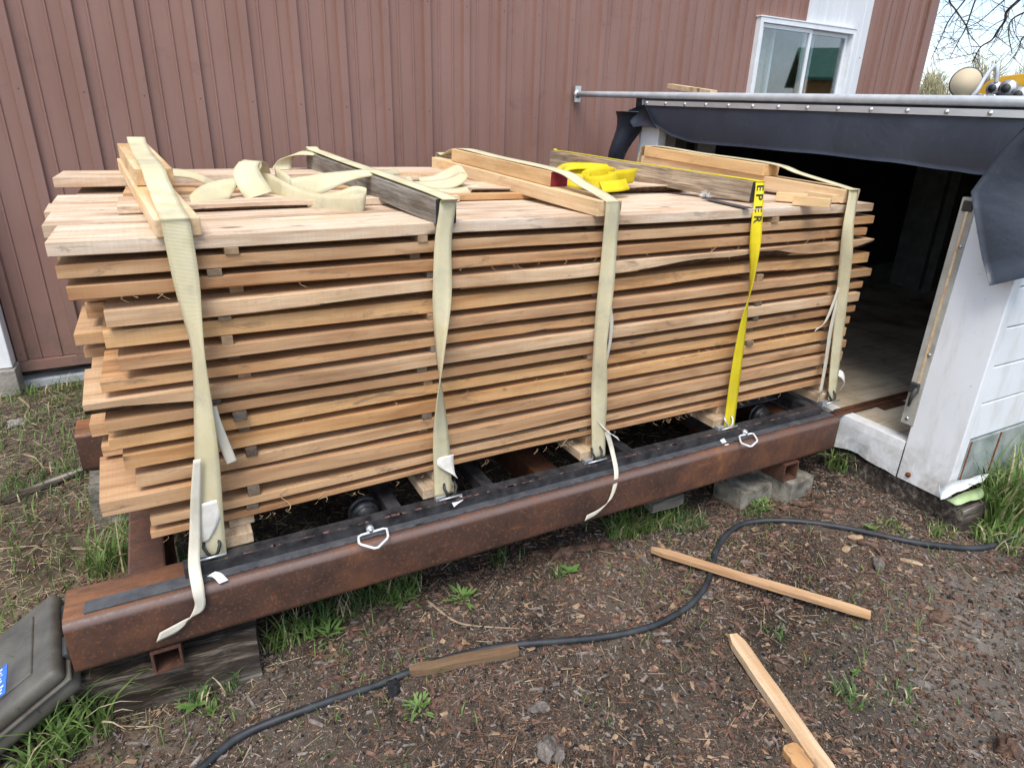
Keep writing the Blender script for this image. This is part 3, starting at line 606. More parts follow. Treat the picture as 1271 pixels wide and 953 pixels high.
# ================================================================== STEEL FRAME
frame = thing('steel_frame', 'long rusty steel tube frame on blocks under the lumber stack', 'steel frame', (1.0, .4, .17))
def roundbeam(name, x0, x1, y0, y1, z0, z1, r=.02, th=.007):
    def loop(inset):
        o = []
        a0, a1, c0, c1 = y0+inset, y1-inset, z0+inset, z1-inset; rr = max(r-inset, .004)
        for cy, cz, s in ((a1-rr, c1-rr, 0), (a0+rr, c1-rr, 90), (a0+rr, c0+rr, 180), (a1-rr, c0+rr, 270)):
            for k in range(6): an = RAD(s+18*k); o.append((cy+rr*math.cos(an), cz+rr*math.sin(an)))
        return o
    lo, li = loop(0), loop(th); n = len(lo); b = B(); xs = np.linspace(x0, x1, 40)
    vs = [(x, q[0], q[1]) for x in xs for q in lo]
    b.add(vs, [(i*n+j, i*n+(j+1) % n, (i+1)*n+(j+1) % n, (i+1)*n+j) for i in range(len(xs)-1) for j in range(n)], 0, True)
    vi = [(x, q[0], q[1]) for x in (x0, x1) for q in li]; b.add(vi, [(j, n+j, n+(j+1) % n, (j+1) % n) for j in range(n)], 0, True)
    for x, s in ((x0, 1), (x1, -1)):
        b.add([(x, *q) for q in lo]+[(x, *q) for q in li], [((j, n+j, n+(j+1) % n, (j+1) % n) if s < 0 else (j, (j+1) % n, n+(j+1) % n, n+j)) for j in range(n)])
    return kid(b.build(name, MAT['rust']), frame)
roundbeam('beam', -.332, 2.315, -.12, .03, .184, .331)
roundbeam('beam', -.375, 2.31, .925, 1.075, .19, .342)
for x in (-.165, 1.05, 2.2): 
    b = B(); b.box((x-.045, .032, .20), (x+.045, .923, .30), 0, .006); kid(b.build('cross_member', MAT['rust']), frame)
def hollow(name, x0, x1, y0, y1, z0, z1, th=.006):
    b = B(); b.box((x0, y0, z0), (x1, y1, z0+th)); b.box((x0, y0, z1-th), (x1, y1, z1)); b.box((x0, y0, z0+th), (x0+th, y1, z1-th)); b.box((x1-th, y0, z0+th), (x1, y1, z1-th)); return kid(b.build(name, MAT['rust']), frame)
hollow('foot_tube', -.18, -.112, -.118, 1.06, .115, .183); hollow('foot_tube', 2.03, 2.11, -.125, 1.06, .104, .183)
b = B(); b.box((-.29, -.098, .3315), (2.30, -.056, .3372), 0, .001); kid(b.build('rail', MAT['flatbar']), frame)
b = B(); b.box((-.33, .985, .3425), (2.32, 1.03, .3485), 0, .001); kid(b.build('rail', MAT['flatbar']), frame)
# timbers and blocks carrying the frame
def rough_block(name, a, b_, mat, label, cat, seed=0, jit=.006, rotz=0, cuts=6):
    bm = bmesh.new(); bmesh.ops.create_cube(bm, size=1)
    bmesh.ops.subdivide_edges(bm, edges=bm.edges[:], cuts=cuts, use_grid_fill=True)
    sz = Vector([b_[i]-a[i] for i in range(3)])
    for v in bm.verts:
        v.co = Vector([v.co[i]*sz[i] for i in range(3)]) + Vector((0, 0, sz.z/2)); q = v.co*14+Vector((seed*7.3, seed, 0))
        v.co += Vector((mnoise.noise(q), mnoise.noise(q+Vector((9, 1, 3))), mnoise.noise(q+Vector((2, 7, 5)))))*jit
    me = bpy.data.meshes.new(name); bm.to_mesh(me); bm.free(); me.materials.append(mat)
    return tag(ob(name, me, None, ((a[0]+b_[0])/2, (a[1]+b_[1])/2, a[2]), (0, 0, rotz)), label, cat)
rough_block('timber_block', (-.355, -.085, -.04), (.07, .09, .114), MAT['tie'], 'cracked dark weathered timber under the left end of the rusty beam', 'timber', 1, .010, -.10, 12)
rough_block('concrete_block', (1.86, -.085, -.02), (2.03, .06, .076), MAT['mossy'], 'pale weathered block left of the right foot tube', 'block', 2, .01, .05)
rough_block('support_block', (2.035, -.15, -.02), (2.19, .05, .103), MAT['mossy'], 'pale block under the hollow foot tube at the right end', 'block', 3, .008, .1)
rough_block('support_block', (-.36, .80, .02), (-.02, 1.06, .187), MAT['mossy'], 'mossy grey block under the rear beam at the left', 'block', 4, .012)
rough_block('support_block', (1.9, .85, .0), (2.3, 1.1, .189), MAT['mossy'], 'block under the rear beam at the shed end', 'block', 5, .012)
rough_block('board_scrap', tuple(PY(838, 612, -.03)-Vector((.1, 0, .06))), tuple(PY(838, 612, -.03)+Vector((.05, .05, -.02))), MAT['grey_wood'], 'broken grey wood scrap beneath the middle of the beam', 'wood scrap', 6, .006)
# ---- cart
cart = thing('lumber_cart', 'black steel rail cart with grey wheels carrying the lumber', 'cart', (1.1, .5, .33))
def ck(bb, name, mat): return kid(bb.build(name, mat), cart)
for y, s in ((-.072, 1), (1.045, -1)):
    zz = .3378 if s > 0 else .3495
    b = B(); b.box((-.075, min(y, y+s*.007), zz), (2.25, max(y, y+s*.007), .3668)); b.box((-.075, min(y+s*.0072, y+s*.04), .3605), (2.25, max(y+s*.0072, y+s*.04), .3668)); b.box((-.075, min(y+s*.0072, y+s*.04), zz), (2.25, max(y+s*.0072, y+s*.04), zz+.006)); ck(b, 'side_rail', MAT['blacksteel'])
b = B(); 
for i in range(60):
    x = -.06+2.3*(i+random.random())/60; l = random.uniform(.01, .035); b.box((x, -.0718, .3668), (x+l, -.068+random.random()*.006, .3674))
    x = -.06+2.3*(i+random.random())/60; l = random.uniform(.004, .03); b.box((x, -.0984, .3362), (x+l, -.0965, .3376))
ck(b, 'chipped_edges', MAT['pink'])['kind'] = 'stuff'
for x in (-.04, .48, .78, 1.32, 1.75, 2.24):
    b = B(); b.box((x-.02, -.031, .318), (x+.02, 1.004, .3595)); ck(b, 'cross_bar', MAT['blacksteel'])
for x in (.414, 2.06):
    for y in (.03, .90):
        w_ = ob('wheel', None, cart, Vector((x, y+.03, .312)) - Vector(cart.location))
        b = B(); b.disc((0, 0, 0), (0, 1, 0), .040, .024, 28); b.disc((0, .014, 0), (0, 1, 0), .048, .006, 28); b.disc((0, -.014, 0), (0, 1, 0), .030, .006, 20); 
        o = b.build('rim', MAT['blacksteel']); o.parent = w_
        b = B(); b.disc((0, -.02, 0), (0, 1, 0), .010, .02, 12); o = b.build('axle', MAT['blacksteel']); o.parent = w_
b = B(); b.box((1.86, .12, .334), (2.22, .46, .338)); ck(b, 'deck_plate', MAT['galv'])
def dring(cpts, boltpx):
    P = [PZ(u, v, .343) for u, v in cpts]
    b = B(); Q = []
    for i in range(len(P)):
        a, c = P[i], P[(i+1) % len(P)]; Q += [a+(c-a)*.12, a+(c-a)*.5, a+(c-a)*.88]
    b.tube(Q, .0036, 8, 0, True, True); d = b.build('d_ring', MAT['wire_white']); kid(d, cart)
    b = B(); q = PZ(*boltpx, .352); b.disc((q.x, -.078, .350), (0, 1, 0), .011, .012, 12); b.disc((q.x, -.086, .350), (0, 1, 0), .006, .008, 8); ck(b, 'ring_bolt', MAT['zinc'])
dring([(444.5, 665), (480, 654.6), (482, 667), (467.5, 681), (446, 675)], (460, 657))
dring([(917, 541), (935, 537.5), (940.5, 547), (932, 554.5), (920, 550)], (925, 536))
# floor rail continuing into the shed
fr = thing('floor_rail', 'brown rail on the shed floor in line with the front beam', 'rail', (3.5, -.03, .30))
b = B(); b.box((SR-.05, -.075, .3075), (4.9, -.035, .313)); b.box((SR-.05, -.058, .3132), (4.9, -.052, .33)); tk(b, 'angle', MAT['rust'], fr)
b = B(); b.box((2.62, -.11, .3015), (2.78, -.03, .307)); tk(b, 'splice_plate', MAT['rust'], fr)

# ================================================================== LUMBER
ZB = {.16: [1.13,1.084,1.038,.976,.925,.873,.823,.772,.732,.680,.626,.571,.521,.465,.426],
      .674: [1.133,1.085,1.037,.982,.921,.873,.829,.775,.731,.683,.628,.578,.517,.476,.436],
      1.826: [1.125,1.077,1.035,.985,.927,.873,.826,.776,.733,.680,.626,.578,.526,.479,.435]}
XS = sorted(ZB); 
def zbot(l, x): return float(np.interp(x, XS, [ZB[k][l] for k in XS]))
PIT = [.049]+[zbot(i-1, .7)-zbot(i, .7) for i in range(1, 15)]
TH = [.029]+[min(.039, max(.022, p-.0188)) for p in PIT[1:]]
def ztop(l, x): return zbot(l, x)+TH[l]
ORD = ['top', 'second', 'third', 'fourth', 'fifth', 'sixth', 'seventh', 'eighth', 'ninth', 'tenth', 'eleventh', 'twelfth', 'thirteenth', 'fourteenth', 'bottom']
def board(name, x0, x1, y0, y1, zf, th, col, mats=None, wane=None, seed=0, jit=.0028, n=None):
    """zf(x): bottom height; wane(x): missing bark-edge amount on the lower front corner"""
    n = n or max(8, int((x1-x0)/.075)); xs = np.linspace(x0, x1, n+1); lx, lz = (x0+x1)/2, zf((x0+x1)/2)
    vs = []; fs = []; mi = []; rq = random.Random(seed*31+5); rs0, rs1 = rq.uniform(-.008, .008), rq.uniform(-.008, .008)
    for i, x in enumerate(xs):
        q = Vector((x*3.1, seed*5.7, 0)); a = mnoise.noise(q)*jit*1.6 + mnoise.noise(q*5)*jit*.5; c = mnoise.noise(q+Vector((0, 3.3, 0)))*jit*2
        dz = mnoise.noise(q*.6+Vector((1, 1, 4)))*jit*.8; zb = zf(x)+dz; w_ = .0016+abs(mnoise.noise(q*7))*.0012
        if wane: w_ = max(w_, wane(x))
        w_ = min(w_, th*.96); e = .0004
        xk = (rs0 if i == 0 else rs1 if i == n else 0)
        for y, z in ((y0+a+e, zb+th), (y0+a, zb+th-e), (y0+a+.12*max(0, w_-.004), zb+w_), (y0+a+w_*1.35, zb), (y1+c, zb), (y1+c, zb+th)): vs.append((x-lx+xk*(y-y0)/.2, y-y0, z-lz))
        if i:
            p, r = (i-1)*6, i*6
            for j in range(6):
                fs.append((p+j, p+(j+1) % 6, r+(j+1) % 6, r+j)); mi.append(2 if (j == 2 and wane and w_ > .006) else 0)
    fs += [(0, 5, 4, 3, 2, 1), tuple(len(vs)-6+k for k in range(6))]; mi += [1, 1]
    fs = [f_[::-1] for f_ in fs]
    o = ob(name, mesh(name, vs, fs, mats or [MAT['board'], MAT['endgrain'], MAT['bark']], mi), None, (lx, y0, lz)); o.color = (*col, 1); return o
TONE = {'light tan': (1.0, .91, .80), 'pale': (1.06, 1.11, 1.20), 'tan': (.88, .73, .57), 'pinkish tan': (.82, .65, .50), 'orange tan': (.88, .67, .46), 'honey': (.98, .75, .48), 'brown': (.76, .56, .39)}
fronttone = ['pale', 'tan', 'brown', 'light tan', 'honey', 'pinkish tan', 'orange tan', 'light tan', 'brown', 'honey', 'honey', 'tan', 'pinkish tan', 'tan', 'brown']
LX = [-.206,-.199,-.188,-.131,-.142,-.124,-.168,-.208,-.176,-.177,-.156,-.141,-.221,-.128,-.134]
RX = [2.389,2.416,2.381,2.425,2.44,2.465,2.44,2.418,2.42,2.415,2.41,2.42,2.40,2.38,2.40]
SPL = [0, .227, .478, .672, .882, 1.155]
def wane_for(l):
    if l == 3:
        def f_(x): return .0015 + .026*max(0, math.exp(-((x-1.86)/.13)**2)) + .020*math.exp(-((x-1.55)/.2)**2) + .006*math.exp(-((x-.55)/.35)**2) + .03*max(0, (x-2.25)/.2)
        return f_
    if l == 7: return lambda x: .0015+.016*max(0, min(1, (.06-x)/.2))+.003*math.sin(x*40)**2*(x < .1)
    if l == 14: return lambda x: .006+.004*math.sin(x*2.1)
    if l == 2: return lambda x: .003+.002*math.sin(x*9)
    if l == 4: return lambda x: .0015+.010*math.exp(-((x-1.75)/.3)**2)
    if l == 6: return lambda x: .0015+.006*math.exp(-((x-1.0)/.06)**2)
    return None
rowname = ['front', 'second from the front', 'third from the front', 'fourth from the front', 'rearmost']
lay_y = []
for l in range(15):
    rr = random.Random(100+l); sp = list(SPL); y0f = {3: -.014, 5: -.007, 7: -.010, 12: -.009, 9: .006}.get(l, rr.uniform(-.004, .005))
    if l: sp = [0] + [s_+rr.uniform(-.045, .045) for s_ in SPL[1:5]] + [1.155+rr.uniform(-.03, .02)]
    sp[0] = y0f; lay_y.append(sp)
    for r in range(5):
        g = .010 if r else 0
        if r == 0: x0, x1 = LX[l], RX[l]
        else: x0, x1 = rr.uniform(-.235, -.15), rr.uniform(2.36, 2.44)
        if (l, r) == (0, 1): x0 = -.235
        if (l, r) in ((0, 2), (0, 3)): x0 = -.255
        if (l, r) == (5, 1): x0 = -.222
        if (l, r) == (4, 1): x0 = -.18
        if (l, r) == (6, 1): x0 = -.215
        if (l, r) == (10, 1): x0 = -.235
        if l in (3, 4) and r in (1, 2): x0 = -.19
        tone = fronttone[l] if r == 0 else rr.choice(['pale' if l == 0 else 'tan', 'tan', 'pinkish tan'] if l else ['pale'])
        k = rr.uniform(.93, 1.06); col = tuple(c*k for c in TONE[tone])
        wn = wane_for(l) if r == 0 else None
        o = board('board', x0, x1, sp[r]+g, sp[r+1], lambda x, l=l: zbot(l, x), TH[l], col, None, wn, l*7+r)
        if r == 0 and l in (3, 7): lab = tone+' front board with bark along its lower edge, '+ORD[l]+' layer from the top'
        elif r == 0: lab = tone+' rough sawn front board of the '+ORD[l]+' layer' + (' from the top' if 0 < l < 14 else '')
        elif r < 4: lab = tone+' board '+rowname[r]+' in the '+ORD[l]+' layer of the stack'
        else: lab = tone+' rearmost board in the '+ORD[l]+' layer of the stack'
        tag(o, lab, 'board', 'boards of the stickered lumber stack')
# loose sixteenth layer on the rear half
zt = lambda x: ztop(0, x)
GR = 'boards of the stickered lumber stack'
o = board('board', -.262, 2.34, .888, 1.15, lambda x: zt(x)+.021, .029, TONE['pale'], None, None, 301); tag(o, 'pale rear board raised one layer above the rest of the stack', 'board', GR)
o = board('board', -.085, .86, .372, .61, lambda x: zt(x)+.0012, .020, TONE['pale'], None, lambda x: .006+.004*math.sin(x*7), 302); tag(o, 'short pale board under the cream strap loops on top of the stack', 'board', GR)
o = board('board', -.075, .80, .62, .86, lambda x: zt(x)+.0015, .027, TONE['tan'], None, lambda x: .008, 303); tag(o, 'tan board behind the short pale board on top', 'board', GR)
o = board('board', .80, 1.28, .395, .45, lambda x: zt(x)+.003, .018, TONE['honey'], None, None, 304); tag(o, 'narrow honey coloured strip between the second and third cross bars', 'board', GR)
o = board('board', .95, 1.92, .47, .80, lambda x: zt(x)+.006, .026, TONE['pale'], None, lambda x: .016+.006*math.sin(x*8), 305); tag(o, 'pale board with dark bark edge beside the yellow strap bundle', 'board', GR)
for x in (-.05, .62, 1.25, 1.9): 
    b = B(); b.box((-.14, 0, 0), (.14, .024, .0205)); o = b.build('spacer_stick', MAT['stick_wood'], None, (x, 1.02, zt(x))); o.rotation_euler = (0, 0, math.pi/2); o.color = (.8, .78, .75, 1); tag(o, 'spacer stick under the raised rear board, number %s from the left' % {-.05: 'one', .62: 'two', 1.25: 'three', 1.9: 'four'}[x], 'spacer', 'spacer sticks')
# spacers between layers, one column behind each strap
COLX = [.115, .600, 1.165, 1.86, 2.285]
colw = ['first', 'second', 'third', 'fourth', 'fifth']
greyk = [(.36, .37, .41), (.20, .21, .24), (.85, .72, .58), (.42, .41, .41)]
for ci, cx_ in enumerate(COLX):
    for l in range(14):
        rr = random.Random(ci*50+l); x = cx_ + rr.uniform(-.025, .025)
        if ci == 0 and l == 7: x = .055
        h = zbot(l, x) - ztop(l+1, x) - .0008
        if h < .006: continue
        wd = rr.uniform(.024, .032); y0 = (rr.choice([rr.uniform(-.018, .004), rr.uniform(-.006, .006), rr.uniform(.02, .06)]) if ci in (0, 1) else rr.choice([rr.uniform(-.006, .004), rr.uniform(.02, .06), rr.uniform(.03, .08)])); 
        b = B(); b.box((-.57, -wd/2, 0), (.57, wd/2, h), 0, .0012)
        o = b.build('spacer_stick', MAT['stick_wood']); o.location = (x, y0+.57, ztop(l+1, x)+.0004); o.rotation_euler = (0, 0, math.pi/2+rr.uniform(-.012, .012))
        gk = rr.choice(greyk); o.color = (*gk, 1); nm = 'grey' if gk[0] < .6 else 'tan'
        tag(o, nm+' spacer stick between the '+ORD[l]+' and '+ORD[l+1]+' layers at the '+colw[ci]+' strap', 'spacer', 'spacer sticks')
# ---- bolsters under the stack
def stick(name, p0, p1, wd, h, mat, label, cat='timber', group=None, bev=.003, col=(1, 1, 1), endmat=None, jit=0.0):
    """square piece from p0 (front bottom centre) to p1 (rear bottom centre)"""
    p0, p1 = Vector(p0), Vector(p1); d = p1-p0; L_ = d.length; b = B(); b.box((0, -wd/2, 0), (L_, wd/2, h), 0, bev)
    mi = [0]*len(b.f)
    if endmat is not None:
        for i, f_ in enumerate(b.f):
            if all(abs(b.v[k][0]) < bev*.5 for k in f_): mi[i] = 1
    b.m = mi; o = b.build(name, [mat, endmat or MAT['endgrain']])
    ez = math.atan2(d.y, d.x); ey = -math.asin(d.z/L_); o.rotation_euler = (0, ey, ez); o.location = p0; o.color = (*col, 1)
    return tag(o, label, cat, group)
BX = [.045, .615, 1.165, 1.755, 2.325]
for i, x in enumerate(BX):
    g = 'bolsters under the stack'; zt_ = zbot(14, x)
    stick('bolster', (x, -.030, .3675), (x, 1.12, .3675), .10, .033, MAT['stick_wood'], 'flat two by four bolster on the cart below the '+colw[i]+' strap', 'timber', g, .003, (1.15, 1.1, 1.0), MAT['stick_wood'])
    stick('bolster', (x+(.025 if i else .03), .005 if i else .01, .4009), (x+.02, 1.10, .4009), .062, zt_-.4015, MAT['stick_wood'], 'narrow upper bolster directly under the bottom boards at the '+colw[i]+' strap', 'timber', g, .002, (1.2, 1.05, .85) if i in (2, 3, 4) else (1.05, 1.0, .95), MAT['stick_wood'])
# ---- cross bars on top
zf = 1.159
g = 'cross bars strapped on top of the stack'
stick('plank', (.038, -.012, zf+.001), (-.045, 1.13, 1.210), .090, .040, MAT['fresh'], 'long fresh pine plank lying across the top under the first strap', 'plank', g, .003, (1.02, 1.0, .98), MAT['fresh'])
stick('plank', (.012, .45, 1.2225), (-.035, 1.15, 1.253), .092, .044, MAT['fresh'], 'shorter pine plank stacked on the long one under the first strap', 'plank', g, .002, (1.0, .96, .9), MAT['fresh'])
stick('gray_beam', (.654, -.014, zf), (.575, 1.13, 1.2075), .060, .064, MAT['grey_wood'], 'weathered grey square beam with black painted end under the second strap', 'beam', g, .003, (1.15, 1.12, 1.08), MAT['black_end'])
lo = stick('plank', (1.160, -.02, zf), (1.105, 1.13, 1.2075), .086, .044, MAT['fresh'], 'long pale pine bar resting on the boards under the third strap', 'plank', g, .002, (1.02, .99, .94), MAT['fresh'])
stick('plank', (1.152, .25, 1.2155), (1.118, .97, 1.2465), .066, .046, MAT['fresh'], 'shorter pine bar with red painted end on top of the third cross bar', 'plank', g, .002, (1.0, .92, .78), MAT['red_end'])
stick('gray_beam', (1.900, .13, zf), (1.665, 1.13, 1.2075), .058, .070, MAT['grey_wood'], 'weathered brown grey beam under the yellow strap', 'beam', g, .003, (1.9, 1.62, 1.3), MAT['black_end'])
stick('plank', (2.250, .0, zf), (2.215, 1.13, 1.2075), .090, .048, MAT['fresh'], 'long pine bar across the boards under the fifth strap at the shed end', 'plank', g, .002, (1.0, .95, .88), MAT['fresh'])
stick('plank', (2.225, .36, 1.2235), (2.205, 1.10, 1.2565), .090, .045, MAT['fresh'], 'short orange pine plank raised on the fifth cross bar', 'plank', g, .002, (.98, .86, .66), MAT['fresh'])
def small_block(px0, px1, wd, h, label, col):
    p0, p1 = PZ(*px0, zf), PZ(*px1, zf); return stick('wood_block', p0, p1, wd, h, MAT['fresh'], label, 'wood block', 'small blocks beside the fifth cross bar', .0015, col, MAT['fresh'])
small_block((963, 249), (1001, 252), .035, .030, 'left small pine block beside the fifth cross bar', (1, .95, .85))
small_block((984, 254), (1030, 258), .030, .030, 'front small pine block beside the fifth cross bar', (1, .93, .8))
small_block((1000, 246), (1036, 252), .028, .028, 'rear small pine block against the fifth cross bar', (1, .97, .9))
b = B()
sa, sb = PZ(880, 247, zf+.001), PZ(934, 259, zf+.001); d_ = sb-sa; b.obox(sa, d_, d_.cross(Vector((0, 0, 1))).normalized()*.03, (0, 0, .003)); tag(b.build('metal_strip', MAT['flatbar'], center=True), 'thin grey metal strip lying by the yellow strap on the top boards', 'metal strip')
b = B()
for i in range(220):
    d_ = Vector((random.gauss(0, 1), random.gauss(0, 1), abs(random.gauss(0, .9)))).normalized(); c_ = PZ(875, 245, zf); l_ = random.uniform(.01, .03); b.tube([c_+Vector((0, 0, .002))+d_*.002, c_+d_*l_*.6+Vector((0, 0, .003)), c_+d_*l_], [.0006, .0005, .0002], 3)
o = b.build('fluff', MAT['fluff'], center=True); tag(o, 'small tuft of white fluff against the grey beam near the yellow strap', 'fluff')
# wood fibres hanging from the sawn edges
b = B()
for i in range(80):
    l = random.choice([2, 14, 14, 14, 9]); x = random.uniform(-.1, 2.2); z = zbot(l, x)+.001; y = -.004; P_ = []; a = random.uniform(0, 6)
    for k in range(5): P_.append((x+.004*k*math.cos(a+k*.6), y-.0018*k, z-.0035*k*abs(math.sin(a+k*.3)))); 
    b.tube(P_, .00045, 3)
for px in [(352, 605), (1020, 298), (885, 310), (905, 312), (1000, 300), (700, 548), (400, 612)]:
    p = PY(*px, -.008); P_ = []; a = random.uniform(0, 3)
    for k in range(10): P_.append(p+Vector((.012*math.sin(k*.7+a), -.004*math.cos(k*.8), -.008*k if px[0] == 352 else -.003*k+.008*math.cos(k*.9))))
    b.tube(P_, .0011 if px[0] == 352 else .0007, 4)
o = b.build('wood_fibres', MAT['fibre'], kind='stuff'); tag(o, 'thin curly wood fibres hanging from the sawn board edges', 'wood fibres')

# ================================================================== STRAPS
XW = Vector((1, 0, 0))
def hook(par, x, z, col, yl=-.058):
    for s in (-1, 1):
        b = B(); b.tube([(x+s*.016, yl+.016, z+.030), (x+s*.019, yl+.004, z+.018), (x+s*.012, yl-.004, z+.002), (x+s*.004, yl-.002, z-.010), (x, yl+.006, z-.014)], .0042, 8); kid(b.build('hook', col), par)
    b = B(); b.box((x-.045, yl+.005, z-.03), (x-.012, yl+.026, z-.006), 0, .002); b.tube([(x-.04, yl-.006, z-.010), (x+.03, yl-.012, z-.004)], .0032, 8); kid(b.build('bracket', MAT['zinc']), par)
def strap(label, mat, rows, tw, x_hook, z_hook, hookmat, back=True):
    t = thing('ratchet_strap', label, 'strap', (rows[-1][0][0], rows[-1][0][1], .34), 'straps over the lumber stack')
    w_ = ribbon('webbing', rows, mat, t, 150, .0024, tw); hook(t, x_hook, z_hook, hookmat); return t
def V(*a): return Vector(a)
def fp(u, v, y=-.012): return PY(u, v, y)
# strap 1
w1 = .056
top = [(V(-.03, 1.19, .45), XW*.06), (V(-.025, 1.185, 1.0), XW*.06), (V(-.022, 1.165, 1.292), XW*w1), (V(-.018, 1.10, 1.299), XW*w1), (V(-.008, .80, 1.284), XW*w1), (V(.010, .46, 1.2705), XW*w1), (V(.016, .36, 1.243), XW*w1), (V(.028, .10, 1.209), XW*w1), (V(.033, -.012, 1.2035), XW*w1)]
fr_ = [(V(.034, -.022, 1.185), XW*.056), (fp(229, 335, -.032), XW*.055), (fp(239, 395, -.048), XW*.054), (fp(246, 440, -.052), XW*.055), (fp(252, 500, -.052), XW*.06), (fp(257, 570, -.050), XW*.06), (fp(261, 640, -.048), XW*.06), (fp(266, 695, -.046), XW*.06)]
tw1 = [0]*9 + [0, .25, .85, 1.12, .95, .55, .2, .0]
s1 = strap('first cream strap from the left, twisted, over the pine planks', MAT['strap'], top+fr_, tw1, -.005, .385, MAT['hookblack'])
def tail(par, name, rows, mat, n=50, th=.0016, tw=None): return ribbon(name, rows, mat, par, n, th, tw)
tail(s1, 'white_tail', [(fp(262, 505, -.052), XW*.024), (fp(268, 525, -.054), XW*.024), (fp(278, 550, -.05), V(.024, 0, .004)), (fp(288, 574, -.05), V(.023, 0, .006))], MAT['strapw'])
tail(s1, 'white_tail', [(fp(245, 570, -.058), XW*.018), (fp(243, 610, -.058), XW*.022), (fp(242, 660, -.06), XW*.025), (fp(241, 700, -.085), XW*.027), (fp(246, 733, -.128), XW*.027), (fp(247, 755, -.130), V(.02, 0, -.012)), (fp(226, 775, -.130), V(.010, 0, .024)), (fp(196, 791, -.131), V(.012, -.002, .026))], MAT['strapw'])
tail(s1, 'cloth_tag', [(fp(261, 622, -.054), V(.055, 0, .004)), (fp(262, 640, -.053), XW*.05), (fp(258, 660, -.052), V(.034, 0, .004)), (fp(255, 672, -.051), V(.012, 0, .0))], MAT['taglabel'], 14)
tail(s1, 'warning_tag', [(PZ(262, 712, .352), V(.02, .0, .008)), (PZ(270, 714, .346), V(.02, .002, .005)), (PZ(278, 722, .334), V(.022, .004, .0))], MAT['wire_white'], 12)
# strap 2
w2 = .044
rows = [(V(.60, 1.19, .45), XW*w2), (V(.59, 1.185, 1.0), XW*w2), (V(.578, 1.168, 1.262), XW*w2), (V(.58, 1.10, 1.277), XW*w2), (V(.60, .75, 1.262), XW*w2), (V(.625, .40, 1.247), XW*w2), (V(.652, -.005, 1.2275), XW*w2), (V(.655, -.024, 1.21), XW*w2), (fp(550, 300, -.026), XW*.046), (fp(549, 360, -.036), XW*.05), (fp(547, 415, -.046), XW*.046), (fp(546, 450, -.048), XW*.046), (fp(546, 490, -.046), XW*.05), (fp(547, 540, -.042), XW*.054), (fp(549, 580, -.040), XW*.056), (fp(550, 614, -.046), XW*.055)]
s2 = strap('second cream strap from the left, twisted, over the grey beam', MAT['strap'], rows, [0]*8+[0, .35, 1.15, 1.62, 2.25, 2.85, 3.05, 3.1], .642, .385, MAT['hookblack'])
tail(s2, 'cloth_tag', [(fp(553, 566, -.042), V(.05, 0, .002)), (fp(553, 576, -.046), V(.05, 0, -.004)), (fp(558, 585, -.05), V(.034, 0, -.018)), (fp(565, 591, -.054), V(.016, 0, -.02))], MAT['taglabel'], 16)
tail(s2, 'warning_tag', [(PZ(562, 626, .36), V(.0, .02, .006)), (PZ(568, 621, .362), V(.004, .022, .006)), (PZ(574, 617, .366), V(.004, .02, .006))], MAT['wire_white'], 10)
# strap 3
w3 = .050
rows = [(V(1.12, 1.19, .45), XW*w3), (V(1.12, 1.185, 1.0), XW*w3), (V(1.118, 1.165, 1.245), XW*w3), (V(1.12, 1.10, 1.262), XW*w3), (V(1.124, .95, 1.2935), XW*w3), (V(1.134, .65, 1.281), XW*w3), (V(1.150, .25, 1.264), XW*w3), (V(1.154, .12, 1.237), XW*w3), (V(1.161, -.015, 1.2055), XW*w3), (V(1.162, -.031, 1.19), XW*w3), (fp(757, 300, -.030), XW*.05), (fp(753, 350, -.036), XW*.048), (fp(748, 395, -.044), XW*.045), (fp(745, 430, -.046), XW*.044), (fp(744, 480, -.044), XW*.05), (fp(743, 530, -.040), XW*.052), (fp(743, 568, -.046), XW*.052)]
s3 = strap('third cream strap from the left, over the pine bars, with long white tail', MAT['strap'], rows, [0]*10+[.05, .35, .8, 1.0, .6, .1, 0], 1.165, .385, MAT['hookblack'])
tail(s3, 'white_tail', [(fp(757, 378, -.03), XW*.01), (fp(759, 400, -.034), XW*.014), (fp(757, 425, -.034), XW*.012), (fp(752, 450, -.032), XW*.01)], MAT['strapw'], 20)
tail(s3, 'cloth_tag', [(fp(743, 524, -.042), V(.016, 0, -.016)), (fp(755, 536, -.05), V(.024, 0, -.018)), (fp(768, 545, -.054), V(.012, 0, -.018))], MAT['taglabel'], 16)
tail(s3, 'white_tail', [(fp(753, 535, -.042), V(.02, 0, 0)), (fp(760, 560, -.055), XW*.018), (fp(765, 590, -.110), XW*.018), (fp(758, 618, -.128), V(.016, 0, .008)), (fp(743, 634, -.130), V(.012, 0, .018)), (fp(727, 643, -.131), V(.008, 0, .020))], MAT['strapw'])
